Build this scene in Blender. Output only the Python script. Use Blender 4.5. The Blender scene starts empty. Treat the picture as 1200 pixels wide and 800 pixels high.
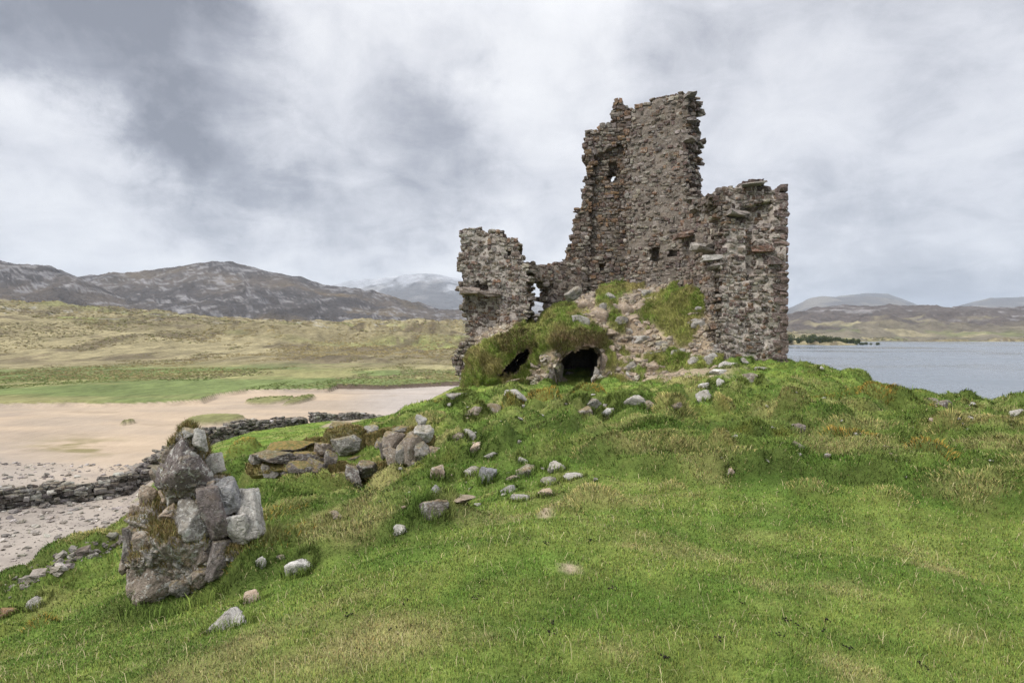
import bpy, bmesh, math, random
import numpy as np
from mathutils import Vector, Matrix
from mathutils.bvhtree import BVHTree

SEED = 7
rng = np.random.default_rng(SEED)
random.seed(SEED)
scene = bpy.context.scene
COL = scene.collection
F = 733.0          # focal length in pixels of a 1200 px wide picture
EYE = 8.0          # eye height above the loch
HY = 394.0         # horizon row

# ------------------------------------------------------------------ helpers
def ray(px, py):
    return (px - 600.0) / F, (HY - py) / F

def at(px, py, Y):
    a, b = ray(px, py)
    return np.array([a * Y, Y, EYE + b * Y])

def sstep(a, b, x):
    t = np.clip((x - a) / (b - a), 0, 1)
    return t * t * (3 - 2 * t)

def _hash(ix, iy, iz, seed):
    h = (ix.astype(np.int64) * 374761393 + iy.astype(np.int64) * 668265263 + iz.astype(np.int64) * 2147483647 + seed * 974634777) & 0xFFFFFFFF
    h = ((h ^ (h >> 13)) * 1274126177) & 0xFFFFFFFF
    h = ((h ^ (h >> 16)) * 2246822519) & 0xFFFFFFFF
    return ((h ^ (h >> 15)) & 0xFFFFFF) / float(0xFFFFFF)

def vnoise(x, y, z=None, seed=0):
    x = np.asarray(x, float); y = np.asarray(y, float)
    z = np.zeros_like(x) if z is None else np.asarray(z, float)
    x0 = np.floor(x); y0 = np.floor(y); z0 = np.floor(z)
    fx, fy, fz = x - x0, y - y0, z - z0
    fx = fx ** 3 * (fx * (fx * 6 - 15) + 10); fy = fy ** 3 * (fy * (fy * 6 - 15) + 10); fz = fz ** 3 * (fz * (fz * 6 - 15) + 10)
    out = 0
    for dz in (0, 1):
        wz = fz if dz else 1 - fz
        if dz and not np.any(fz): continue
        for dy in (0, 1):
            wy = fy if dy else 1 - fy
            for dx in (0, 1):
                wx = fx if dx else 1 - fx
                out = out + wx * wy * wz * _hash(x0 + dx, y0 + dy, z0 + dz, seed)
    return out * 2 - 1

def fbm(x, y, z=None, seed=0, oct=4, lac=2.03, gain=0.5):
    s = 0; a = 1.0; n = 0; fr = 1.0
    for o in range(oct):
        s = s + a * vnoise(x * fr + o * 17.3, y * fr - o * 9.1, None if z is None else z * fr + o * 3.7, seed + o)
        n += a; a *= gain; fr *= lac
    return s / n

def ridged(x, y, seed=0, oct=4):
    s = 0; a = 1.0; n = 0; fr = 1.0
    for o in range(oct):
        s = s + a * (1 - np.abs(vnoise(x * fr + o * 5.3, y * fr + o * 1.1, None, seed + o)) * 2)
        n += a; a *= .5; fr *= 2.07
    return s / n

def mixc(a, b, t):
    return a + (b - a) * t[..., None]

def C3(*c): return np.array(c, float)

def build_mesh(name, V, polys, attrs=None, smooth=True):
    me = bpy.data.meshes.new(name)
    V = np.ascontiguousarray(V, dtype=np.float32).reshape(-1, 3)
    polys = [np.asarray(p, dtype=np.int32) for p in polys if len(p)]
    loops = np.concatenate([p.ravel() for p in polys])
    tot = np.concatenate([np.full(len(p), p.shape[1], np.int32) for p in polys])
    st = np.zeros(len(tot), np.int32); st[1:] = np.cumsum(tot)[:-1]
    me.vertices.add(len(V)); me.vertices.foreach_set('co', V.ravel())
    me.loops.add(len(loops)); me.loops.foreach_set('vertex_index', loops)
    me.polygons.add(len(tot)); me.polygons.foreach_set('loop_start', st)
    try: me.polygons.foreach_set('loop_total', tot)
    except Exception: pass
    me.update(calc_edges=True)
    me.polygons.foreach_set('use_smooth', np.full(len(tot), smooth, bool))
    for k, v in (attrs or {}).items():
        if isinstance(v, tuple):
            a = me.attributes.new(k, 'FLOAT_VECTOR', 'POINT'); a.data.foreach_set('vector', np.ascontiguousarray(v[1], np.float32).ravel()); continue
        v = np.asarray(v, np.float32)
        if v.ndim == 2:
            a = me.attributes.new(k, 'FLOAT_COLOR', 'POINT')
            a.data.foreach_set('color', np.concatenate([v, np.ones((len(v), 1), np.float32)], 1).ravel())
        else:
            a = me.attributes.new(k, 'FLOAT', 'POINT'); a.data.foreach_set('value', v)
    me.update()
    return me

def link(name, me, mat=None, parent=None, loc=None):
    o = bpy.data.objects.new(name, me); COL.objects.link(o)
    if mat is not None: me.materials.append(mat)
    if parent is not None: o.parent = parent
    if loc is not None: o.location = loc
    return o

def empty(name, loc=(0, 0, 0)):
    o = bpy.data.objects.new(name, None); COL.objects.link(o); o.location = loc
    o.empty_display_size = .3
    return o

def tag(o, label=None, cat=None, group=None, kind=None):
    if label: o['label'] = label
    if cat: o['category'] = cat
    if group: o['group'] = group
    if kind: o['kind'] = kind
    return o

def grid_faces(nu, nv):
    i = np.arange((nu - 1) * (nv - 1)); r = i // (nv - 1); c = i % (nv - 1)
    a = r * nv + c
    return np.stack([a, a + 1, a + nv + 1, a + nv], 1)

def in_poly(x, y, poly):
    poly = np.asarray(poly, float); n = len(poly)
    inside = np.zeros(np.shape(x), bool); j = n - 1
    for i in range(n):
        xi, yi = poly[i]; xj, yj = poly[j]
        c = ((yi > y) != (yj > y)) & (x < (xj - xi) * (y - yi) / (yj - yi + 1e-12) + xi)
        inside ^= c; j = i
    return inside

# ------------------------------------------------------------------ materials
class NT:
    def __init__(s, nt): s.nt = nt
    def n(s, t, **kw):
        nd = s.nt.nodes.new(t)
        for k, v in kw.items():
            if k.startswith('i_'): nd.inputs[k[2:].replace('_', ' ')].default_value = v
            else: setattr(nd, k, v)
        return nd
    def l(s, a, b): s.nt.links.new(a, b)
    def math(s, op, a, b=None, c=None, clamp=False):
        nd = s.nt.nodes.new('ShaderNodeMath'); nd.operation = op; nd.use_clamp = clamp
        for i, v in enumerate((a, b, c)):
            if v is None: continue
            if isinstance(v, (int, float)): nd.inputs[i].default_value = v
            else: s.l(v, nd.inputs[i])
        return nd.outputs[0]
    def vmath(s, op, a, b=None, out=0):
        nd = s.nt.nodes.new('ShaderNodeVectorMath'); nd.operation = op
        for i, v in enumerate((a, b)):
            if v is None: continue
            if isinstance(v, (tuple, list)): nd.inputs[i].default_value = v
            else: s.l(v, nd.inputs[i])
        return nd.outputs[out]
    def mix(s, f, a, b, blend='MIX'):
        nd = s.nt.nodes.new('ShaderNodeMix'); nd.data_type = 'RGBA'; nd.blend_type = blend
        for k, v in ((0, f), (6, a), (7, b)):
            if isinstance(v, (int, float)): nd.inputs[k].default_value = v
            elif isinstance(v, (tuple, list)): nd.inputs[k].default_value = (*v[:3], 1)
            else: s.l(v, nd.inputs[k])
        return nd.outputs[2]
    def noise(s, vec, scale, detail=4, rough=.55, dist=0.0):
        nd = s.nt.nodes.new('ShaderNodeTexNoise'); nd.inputs['Scale'].default_value = scale
        nd.inputs['Detail'].default_value = detail; nd.inputs['Roughness'].default_value = rough
        nd.inputs['Distortion'].default_value = dist
        if vec is not None: s.l(vec, nd.inputs['Vector'])
        return nd.outputs[0]
    def ramp(s, v, a, b, lo=0.0, hi=1.0, smooth=True):
        nd = s.nt.nodes.new('ShaderNodeMapRange'); nd.interpolation_type = 'SMOOTHSTEP' if smooth else 'LINEAR'
        s.l(v, nd.inputs[0])
        for i, x in enumerate((a, b, lo, hi)): nd.inputs[i + 1].default_value = x
        return nd.outputs[0]

def new_mat(name, rough=.9, spec=.2):
    m = bpy.data.materials.new(name); m.use_nodes = True
    nt = m.node_tree; b = nt.nodes['Principled BSDF']
    b.inputs['Roughness'].default_value = rough
    b.inputs['Specular IOR Level'].default_value = spec
    return m, NT(nt), b

def mat_vcol(name, scales, amp, bump_scale, bump_dist, rough=.95, bump_strength=.6, spec=.1, stretch=None):
    m, t, b = new_mat(name, rough, spec)
    at_ = t.n('ShaderNodeAttribute', attribute_name='Col')
    pos = t.n('ShaderNodeNewGeometry').outputs['Position']
    if stretch: pos = t.vmath('MULTIPLY', pos, stretch)
    col = at_.outputs['Color']
    tex = t.n('ShaderNodeAttribute', attribute_name='tex').outputs['Fac'] if stretch else None
    for sc, am in zip(scales, amp):
        nz = t.noise(pos, sc, 5, .6)
        g = t.ramp(nz, .25, .75, 1 - am, 1 + am, False)
        if tex is not None: g = t.math('ADD', 1.0, t.math('MULTIPLY', t.math('SUBTRACT', g, 1.0), tex))
        cc = t.n('ShaderNodeCombineColor')
        for k in range(3): t.l(g, cc.inputs[k])
        col = t.mix(1.0, col, cc.outputs[0], 'MULTIPLY')
    t.l(col, b.inputs['Base Color'])
    bp = t.n('ShaderNodeBump'); bp.inputs['Strength'].default_value = bump_strength; bp.inputs['Distance'].default_value = bump_dist
    t.l(t.noise(pos, bump_scale, 6, .65), bp.inputs['Height']); t.l(bp.outputs[0], b.inputs['Normal'])
    return m

def mat_rock(name, s=1.0, bump=.03, lichen=(.46, .45, .41), moss=(.12, .115, .035), lich_t=.6, cracks=True):
    """Weathered stone: Col carries the stone's own colour, moss / lich how much grows on it."""
    m, t, b = new_mat(name, .92, .2)
    pos = t.n('ShaderNodeNewGeometry')
    P = pos.outputs['Position']
    col = t.n('ShaderNodeAttribute', attribute_name='Col').outputs['Color']
    mo = t.n('ShaderNodeAttribute', attribute_name='moss').outputs['Fac']
    li = t.n('ShaderNodeAttribute', attribute_name='lich').outputs['Fac']
    n1 = t.noise(P, 3.0 * s, 6, .65, .4)
    n2 = t.noise(P, 14.0 * s, 5, .7)
    g = t.math('MULTIPLY', t.ramp(n1, .25, .75, .62, 1.4, False), t.ramp(n2, .25, .75, .7, 1.3, False))
    cc = t.n('ShaderNodeCombineColor')
    for k in range(3): t.l(g, cc.inputs[k])
    c = t.mix(1.0, col, cc.outputs[0], 'MULTIPLY')
    # rusty / grey drift of hue
    c = t.mix(t.ramp(t.noise(P, 1.7 * s, 4, .6), .55, .75, 0, .35), c, (.2, .125, .075))
    # pale crustose lichen
    ln = t.noise(P, 7.0 * s, 5, .62, .6)
    lf = t.math('MULTIPLY', t.ramp(ln, lich_t - .07, lich_t + .05), li)
    c = t.mix(lf, c, lichen)
    ln2 = t.noise(P, 18.0 * s, 4, .6); c = t.mix(t.math('MULTIPLY', t.ramp(ln2, .585, .63), t.math('MULTIPLY', li, .8)), c, (.5, .49, .45))
    dk = t.noise(P, 5.5 * s, 8, .72, 1.2); c = t.mix(t.ramp(dk, .46, .36, 0, .6), c, (.045, .038, .033))
    # moss where rain settles
    nz = t.n('ShaderNodeSeparateXYZ'); t.l(pos.outputs['Normal'], nz.inputs[0])
    mn = t.math('ADD', t.math('MULTIPLY', nz.outputs[2], .45), t.math('MULTIPLY', t.noise(P, 4.0 * s, 5, .65), .9))
    mf = t.math('MULTIPLY', t.ramp(mn, .62, .8), mo, clamp=True)
    mcol = t.mix(t.ramp(t.noise(P, 9 * s, 3), .35, .65), moss, (.22, .15, .05))
    c = t.mix(mf, c, mcol)
    t.l(c, b.inputs['Base Color'])
    h = t.math('ADD', t.math('MULTIPLY', t.noise(P, 6 * s, 8, .7, .5), 1.0), t.math('MULTIPLY', t.noise(P, 30 * s, 4, .7), .35))
    if cracks:
        v = t.n('ShaderNodeTexVoronoi', feature='DISTANCE_TO_EDGE'); v.inputs['Scale'].default_value = 2.4 * s
        dv = t.vmath('ADD', P, None); nd = t.n('ShaderNodeTexNoise'); nd.inputs['Scale'].default_value = 3 * s; t.l(P, nd.inputs['Vector'])
        t.l(t.vmath('ADD', P, t.vmath('SCALE', nd.outputs['Color'], None)), v.inputs['Vector'])
        h = t.math('ADD', h, t.ramp(v.outputs['Distance'], 0, .05, -.18, 0))
    bp = t.n('ShaderNodeBump'); bp.inputs['Strength'].default_value = .9; bp.inputs['Distance'].default_value = bump
    t.l(h, bp.inputs['Height']); t.l(bp.outputs[0], b.inputs['Normal'])
    return m

M_rock = mat_rock('weathered_rock', 1.6, .035)
M_wall = mat_rock('castle_masonry', 1.0, .05, lich_t=.62, cracks=False, moss=(.10, .10, .045))
M_dry = mat_rock('drystone', 1.0, .05, lich_t=.6, cracks=False)
M_turf = mat_vcol('turf', (1.3, 9.0, 60.0), (.18, .25, .3), 22, .03)
M_land = mat_vcol('open_land', (.12, .5, 2.4), (.28, .38, .3), .9, .3, bump_strength=.8, stretch=(1, .33, 2.5))
M_hill = mat_vcol('moor_hillside', (.012, .06), (.25, .35), .05, 12.0, bump_strength=1.0)
M_earth = mat_vcol('trodden_earth', (3.0, 20.0), (.25, .25), 12, .06, bump_strength=.9)

m, t, b = new_mat('grass_blade', .8, .08)
t.l(t.n('ShaderNodeAttribute', attribute_name='Col').outputs['Color'], b.inputs['Base Color'])
gn = t.n('ShaderNodeVectorMath', operation='SCALE'); t.l(t.n('ShaderNodeAttribute', attribute_name='gn').outputs['Vector'], gn.inputs[0]); gn.inputs['Scale'].default_value = 1.6
t.l(t.vmath('NORMALIZE', t.vmath('ADD', gn.outputs[0], t.n('ShaderNodeNewGeometry').outputs['Normal'])), b.inputs['Normal'])
M_blade = m
m, t, b = new_mat('leaf_mass', .85, .1)
t.l(t.n('ShaderNodeAttribute', attribute_name='Col').outputs['Color'], b.inputs['Base Color'])
M_leaf = m

m, t, b = new_mat('loch_water', .12, .5)
b.inputs['Base Color'].default_value = (.12, .14, .16, 1); b.inputs['IOR'].default_value = 1.33
pos = t.n('ShaderNodeNewGeometry').outputs['Position']
mp = t.n('ShaderNodeMapping'); mp.inputs['Scale'].default_value = (.55, 1.0, 1); mp.inputs['Rotation'].default_value = (0, 0, .3); t.l(pos, mp.inputs[0])
t.l(t.ramp(t.noise(mp.outputs[0], .012, 4, .6), .35, .65, .08, .32), b.inputs['Roughness'])
h = t.math('ADD', t.math('MULTIPLY', t.noise(mp.outputs[0], .5, 5, .6, .3), .8), t.math('MULTIPLY', t.noise(mp.outputs[0], .02, 3, .5), 1.5))
bp = t.n('ShaderNodeBump'); bp.inputs['Strength'].default_value = .32; bp.inputs['Distance'].default_value = .3
t.l(h, bp.inputs['Height']); t.l(bp.outputs[0], b.inputs['Normal'])
M_water = m

# ------------------------------------------------------------------ the castle mound
CP = [ # (column, row, distance) of ground points seen in the picture
 (600,800,2.98),(1200,800,3.0),(900,800,2.98),(300,800,3.2),(100,800,3.7),(0,800,4.0),(450,800,3.0),
 (600,700,4.0),(900,700,4.0),(1200,700,4.1),(400,700,4.4),(300,700,5.4),(200,712,6.4),(100,725,6.9),(20,735,7.4),
 (600,650,4.75),(400,650,6.2),(300,650,7.4),(1200,650,5.0),(900,640,4.95),
 (0,692,10.0),(80,652,11.5),(160,624,13.0),(40,690,9.0),(120,660,10.0),
 (600,600,6.2),(500,600,7.8),(400,600,9.6),(300,600,10.2),(750,600,6.0),(900,600,5.95),(1050,590,6.2),
 (600,550,8.6),(500,560,10.2),(430,575,11.6),(350,562,13.6),(280,560,15.0),(750,550,8.0),
 (600,510,12.2),(500,520,15),(500,545,12),(750,510,11.2),(900,520,9.8),(1050,520,9.7),(1200,560,7.5),(1200,510,11),
 (600,480,18),(560,480,21),(500,492,20),(750,475,17.5),(900,470,16),(1050,482,15),
 (600,458,26),(675,455,29),(740,452,28.6),(640,456,28.5),(560,455,30.5),(545,452,32.5),(560,445,34.5),
 (800,445,26),(820,428,28.2),(880,427,27.8),(923,424,28),(900,440,23),(760,450,25),(923,424,31),(860,426,31),
 (955,432,29),(1000,444,26.5),(1050,460,23.5),(1100,477,20.0),(1200,487,15.0),(1150,482,17.5),(980,455,21),
 (460,488,33),(520,472,36),(500,482,30),(440,500,30),
 (300,532,24),(240,528,33),(250,522,36),(300,512,38.5),(360,503,42),(445,497,46),(230,540,29),(400,506,36),(350,520,29),(480,481,45),(500,472,46)]
pts = [tuple(at(*c)) for c in CP]
pts += [(0,-6,6.5),(-4,-6,6.1),(5,-6,6.4),(-8,-5,4.6),(-7,0,4.9),(-9,4,4.2),(-8,8.5,3.9),(10,-4,6.1),(10,2,6.3),(14,6,6.0),(18,-2,5),(0,0,6.4),(3,0,6.4),
 (-12,11,.4),(-13,15,.0),(-16,8,-.6),(-15,0,-.5),(-20,-5,-1),(-11,17,.6),(-12,21,.7),(-14,25,.8),(-18,29,.3),(-20,33,.0),(-20,20,-.5),
 (-20,38,-.5),(-18,41,-.5),(-16,44.5,-.6),(-12,49,-.6),(-6,50,-.8),(-3,46,1.0),(-5,41,3.0),(-4,37,4.6),
 (24,12,2.5),(27,8,-.5),(27,16,-1),(18.5,20,4.2),(19.5,25,2.6),(17.2,29,4.6),(24,26,-1),(17,35,2.2),(22,36,-1),(13,38,4.2),(13,45,-1),(5,40,5.2),(5,47,.5),(0,42,4.5),(0,50,-1),(27,0,0),(26,-6,0),(27,50,-3),(-20,52,-1)]
pts = np.array(pts)
def tps_fit(P, lam=.02):
    n = len(P); d = np.hypot(P[:, None, 0] - P[None, :, 0], P[:, None, 1] - P[None, :, 1])
    K = np.where(d > 0, d * d * np.log(d + 1e-9), 0) + lam * np.eye(n)
    A = np.zeros((n + 3, n + 3)); A[:n, :n] = K; A[:n, n] = 1; A[:n, n + 1:] = P[:, :2]; A[n:, :n] = A[:n, n:].T
    r = np.zeros(n + 3); r[:n] = P[:, 2]
    return np.linalg.solve(A, r)
W = tps_fit(pts)
def tps_eval(X, Y):
    out = W[-3] + W[-2] * X + W[-1] * Y
    for i, p in enumerate(pts):
        d2 = (X - p[0]) ** 2 + (Y - p[1]) ** 2 + 1e-9
        out = out + W[i] * .5 * d2 * np.log(d2)
    return out
GX0, GX1, GY0, GY1, GS = -21.0, 28.0, -7.0, 53.0, .1
gx = np.arange(GX0, GX1 + 1e-6, GS); gy = np.arange(GY0, GY1 + 1e-6, GS)
MX, MY = np.meshgrid(gx, gy, indexing='ij')
MZ = tps_eval(MX, MY)

def bil(A, x, y):
    u = np.clip((x - GX0) / GS, 0, len(gx) - 1.001); v = np.clip((y - GY0) / GS, 0, len(gy) - 1.001)
    i = u.astype(int); j = v.astype(int); fu = u - i; fv = v - j
    if A.ndim == 3: fu = fu[..., None]; fv = fv[..., None]
    return (A[i, j] * (1 - fu) * (1 - fv) + A[i + 1, j] * fu * (1 - fv) + A[i, j + 1] * (1 - fu) * fv + A[i + 1, j + 1] * fu * fv)

def hit_mound(px, py, y0=2.0, y1=52.0):
    a, b = ray(px, py)
    Y = np.exp(np.linspace(math.log(y0), math.log(y1), 900))
    z = bil(MZ, a * Y, Y)
    k = np.nonzero(EYE + b * Y <= z)[0]
    Yh = Y[k[0]] if len(k) else y1
    return np.array([a * Yh, Yh, EYE + b * Yh])

# tussocks and turf swellings seen in the picture: column, row, width, height (px), straw, orange
TUSS = [(795,508,56,20,.7,.5),(935,512,56,34,.5,.15),(848,556,36,26,.8,.3),(1000,548,80,22,.3,.8),(1100,566,64,24,.3,.8),(1125,530,56,18,.7,.3),
 (1035,487,50,13,.2,.6),(1110,497,54,12,.3,.4),(640,487,56,16,.3,.6),(602,492,40,14,.3,.8),(852,494,32,12,.7,.5),(1155,520,50,10,.7,.3),
 (700,595,80,12,.8,0),(655,610,64,10,.7,0),(790,578,34,8,.8,0),(1150,610,60,9,.5,.1),(560,500,50,14,.2,.1),(700,485,40,12,.2,.1),(690,468,50,10,.2,.3),
 (540,478,60,10,.2,.2),(590,470,60,10,.3,.1),(820,470,40,10,.3,.3),(740,480,50,12,.3,.1),(880,486,60,9,.1,.0),(980,470,60,9,.2,.1),(1060,470,46,10,.25,.1),
 (1090,462,40,9,.2,.1),(1000,505,60,10,.6,.1),(940,462,60,8,.1,0),(1170,500,50,8,.4,.1),(520,600,60,10,.1,.4),(470,590,50,8,.2,.0),(430,600,60,8,.4,.1),
 (280,540,50,14,.3,.4),(310,560,60,12,.1,0),(390,585,60,14,.6,.1),(340,590,60,12,.3,.3),(450,560,60,16,.5,.1),(520,555,40,9,.2,.1),(600,555,50,9,.3,.1),
 (640,545,50,9,.3,.1),(690,540,60,9,.1,0),(760,540,60,8,.2,0),(900,560,50,9,.1,0),(960,590,60,8,.3,.2),(1050,600,70,9,.3,.2),(830,520,60,9,.1,0),
 (620,520,50,10,.1,0),(660,510,50,9,.1,0),(570,530,40,9,.1,0),(720,520,60,8,.2,0),(240,660,70,16,.0,.0),(100,650,60,8,.3,.3),(40,740,40,10,.2,.6),
 (905,530,60,8,.3,0),(1180,560,60,10,.2,.1),(860,440,40,6,.2,.1),(960,440,46,6,.15,.1),(1010,447,40,7,.2,.1),(500,505,40,12,.2,.1),(470,500,50,9,.3,0)]
TUSSL = []
dry = np.zeros_like(MX); ora = np.zeros_like(MX); tus = np.zeros_like(MX); bump = np.zeros_like(MX)
for (px, py, w, h, dr, og) in TUSS:
    p = hit_mound(px, py); Y = p[1]
    rw = w * Y / F * .5; hh = h * Y / F * .75; rd = max(rw * .8, hh * 1.1)
    qx = (MX - p[0]) / rw + .22 * vnoise(MX * 2.3 / rw * .5, MY * 2.3 / rw * .5, None, 3)
    qy = (MY - p[1] - rd * .6) / rd + .22 * vnoise(MX * 2.1 / rw * .5 + 9, MY * 2.1 / rw * .5, None, 4)
    q = np.sqrt(qx ** 2 + qy ** 2)
    k = 1 - sstep(.45, 1.1, q)
    bump = np.maximum(bump, (2.3 if dr + og > .7 and p[1] > 7 else 1.75) * hh * k); TUSSL.append((p[0], p[1] + rd * .6, rw, rd, 1.75 * hh, dr, og))
    cap = (1 - sstep(.38, .9, np.sqrt(qx ** 2 + (qy + .1) ** 2))) * (.55 + .45 * sstep(-.3, .3, vnoise(MX * 7, MY * 7, None, 6)))
    dry = np.maximum(dry, .85 * dr * cap); ora = np.maximum(ora, og * cap); tus = np.maximum(tus, .9 * k)
# many smaller tussocks and turf lumps over the rough part of the mound
rt = np.random.default_rng(17); cnt = 0
def bump_at(x0, y0, rw, rd, hh, dr, og, lump=1.0):
    i0, i1 = np.searchsorted(gx, [x0 - 1.7 * rw, x0 + 1.7 * rw]); j0, j1 = np.searchsorted(gy, [y0 - 1.7 * rd, y0 + 1.7 * rd])
    X_, Y_ = MX[i0:i1, j0:j1], MY[i0:i1, j0:j1]
    if X_.size == 0: return
    TUSSL.append((x0, y0, rw, rd, hh, dr, og))
    f = 1.3 / rw
    q = np.sqrt(((X_ - x0) / rw + .3 * vnoise(X_ * f, Y_ * f, None, 3)) ** 2 + ((Y_ - y0) / rd + .3 * vnoise(X_ * f + 9, Y_ * f, None, 4)) ** 2)
    k = 1 - sstep(.5, 1.05, q); sl = (slice(i0, i1), slice(j0, j1))
    bump[sl] = np.maximum(bump[sl], hh * k * lump)
    qc = np.sqrt(((X_ - x0) / rw) ** 2 + ((Y_ - y0 + .12 * rd) / rd) ** 2); cap = 1 - sstep(.4, .95, qc + .3 * vnoise(X_ * f * 2, Y_ * f * 2, None, 8))
    dry[sl] = np.maximum(dry[sl], dr * cap); ora[sl] = np.maximum(ora[sl], og * cap); tus[sl] = np.maximum(tus[sl], .8 * k)
    ring = np.clip(1 - np.abs(q - .85) / .4, 0, 1) * (Y_ < y0 + .4 * rd); lushshade[sl] = np.maximum(lushshade[sl], ring)
lushshade = np.zeros_like(MX)  # lush grass at each tussock's front foot, with shade painted in for relief
while cnt < 520:
    px_ = rt.uniform(-60, 1300); py_ = rt.uniform(428, 640); Y_ = 1.75 * F / (py_ - HY) * rt.uniform(.8, 1.25); x_ = (px_ - 600) / F * Y_
    if Y_ > 30 or Y_ < 6.0 or (px_ < 460 and Y_ > 22): continue
    if vnoise(np.array([x_ * .35]), np.array([Y_ * .35]), None, 99)[0] < -.2 + .5 * (Y_ < 8): continue
    cnt += 1; rw = rt.uniform(.18, .55) * (1 + .02 * Y_); kind = rt.random()
    bump_at(x_, Y_, rw * rt.uniform(1, 1.7), rw, rt.uniform(.12, .36) * (.7 if Y_ > 18 else 1), rt.uniform(.3, .8) if kind < .14 else 0, rt.uniform(.4, .8) if kind > .96 else 0)
rough_zone = sstep(6.0, 11.0, MY) * (1 - .65 * sstep(36, 40, MY)) + .5 * sstep(1.5, 5, -MX - .2 * MY) * sstep(3, 7, MY)
rough_zone = np.clip(rough_zone, 0, 1) * (1 - .75 * sstep(2, 5, -MX) * sstep(17, 22, MY))
hum = fbm(MX * .95, MY * 1.5, None, 11, 3)
hum2 = fbm(MX * .5 + 5, MY * 1.0, None, 19, 3)
bil1 = np.abs(fbm(MX * .8 + 3, MY * 1.25, None, 15, 2)); bil2 = np.abs(fbm(MX * 2.0 + 3, MY * 2.6, None, 16, 2))
far_damp = 1 - .45 * sstep(18, 26, MY)
bump = bump + far_damp * rough_zone * (.35 * (bil1 - .2) + .25 * (bil2 - .2) + .16 * np.maximum(hum2, -.2)) + (1 - rough_zone) * (.07 * hum2 + .06 * bil1 + .04 * bil2)
bump = bump + .018 * fbm(MX * 3.1, MY * 3.1, None, 23, 3)
tus = np.maximum(tus, rough_zone * sstep(.15, .5, bil1 + .5 * bil2) * .8)
dry_n = fbm(MX * .7, MY * 1.0, None, 31, 4); dry_f = fbm(MX * 3.1, MY * 4.0, None, 37, 3)
dry = np.maximum(dry, .42 * sstep(.2, .65, dry_n + .5 * dry_f))
for (px, py, w, d) in [(420,762,260,.8),(300,755,150,.7),(230,790,200,.6),(980,700,120,.5),(1100,672,80,.7),(1000,790,120,.6),(720,775,90,.5),(740,652,36,.9),(700,590,120,.6),(900,690,90,.4),(1180,590,60,.6),(630,480,90,.5),(1130,750,90,.4),(560,760,80,.3)]:
    p = hit_mound(px, py); r = w * p[1] / F * .5
    q = np.hypot((MX - p[0]) / r, (MY - p[1]) / (r * .8)) + .45 * fbm(MX * 3, MY * 3, None, 41, 3)
    dry = np.maximum(dry, d * (1 - sstep(.3, 1.1, q)))
ora = .7 * ora * sstep(-.05, .3, fbm(MX * 2.6 + 3, MY * 3.2, None, 53, 3))
ora = np.maximum(ora, .15 * rough_zone * sstep(.32, .6, fbm(MX * 1.1 + 40, MY * 1.1, None, 51, 3)))
MZ = MZ + bump
lush = sstep(-.3, .3, fbm(MX * 1.1 - 9, MY * 1.6, None, 61, 5, gain=.65))
G1, G2, G3 = C3(.088, .155, .024), C3(.168, .215, .045), C3(.31, .265, .11)
GO = C3(.24, .145, .032)
mc = mixc(np.broadcast_to(G2, MX.shape + (3,)), G1, lush * .8)
mc = mixc(mc, C3(.05, .105, .014), lushshade * .6)
mc = mixc(mc, G3, np.clip(dry, 0, 1) * .85)
mc = mixc(mc, GO, np.clip(ora, 0, 1) * .75)
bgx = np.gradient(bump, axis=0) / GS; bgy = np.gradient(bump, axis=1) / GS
steep = sstep(.4, 1.1, np.hypot(bgx, bgy))                 # steep sides: thatch and rank grass, darkened as painted shade to show relief
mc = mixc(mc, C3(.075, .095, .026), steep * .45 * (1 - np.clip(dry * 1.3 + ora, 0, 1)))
# trodden earth at the foot of the rubble and on the crest paths
earth = np.zeros_like(MX)
for (px, py, w, hgt) in [(735,440,70,14),(790,440,60,10),(760,434,120,10),(640,600,16,4),(665,665,12,4),(400,498,40,6),(160,640,40,6)]:
    p = hit_mound(px, py); r = w * p[1] / F * .5
    p2 = hit_mound(px, py - hgt); rd = max(.15, (p2[1] - p[1]) * .5)
    q = np.hypot((MX - p[0]) / r, (MY - p[1]) / max(rd, r * .35)) + .5 * fbm(MX * 2.5, MY * 2.5, None, 71, 3)
    earth = np.maximum(earth, 1 - sstep(.6, 1.0, q))
low = 1 - sstep(.6, 1.25, MZ + .5 * fbm(MX * .8, MY * .8, None, 77, 3) - .8 * (MY > 30))
earth = np.maximum(earth, low * (MX < 5))
mot = fbm(MX * 5, MY * 6, None, 63, 3); mc = mc * (1 + .35 * mot)[..., None]
mc = mixc(mc, C3(.30, .235, .17), earth * .9); mc = mixc(mc, C3(.25, .215, .185), low * (MX < 5) * .95)
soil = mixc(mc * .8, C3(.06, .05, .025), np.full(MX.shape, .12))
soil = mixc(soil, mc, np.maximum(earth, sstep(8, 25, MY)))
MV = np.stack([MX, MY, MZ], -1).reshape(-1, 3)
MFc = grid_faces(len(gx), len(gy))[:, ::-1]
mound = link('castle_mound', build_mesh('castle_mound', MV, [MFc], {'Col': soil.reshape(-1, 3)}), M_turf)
tag(mound, 'green grassy mound rising under the ruined castle', kind='structure')

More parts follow.
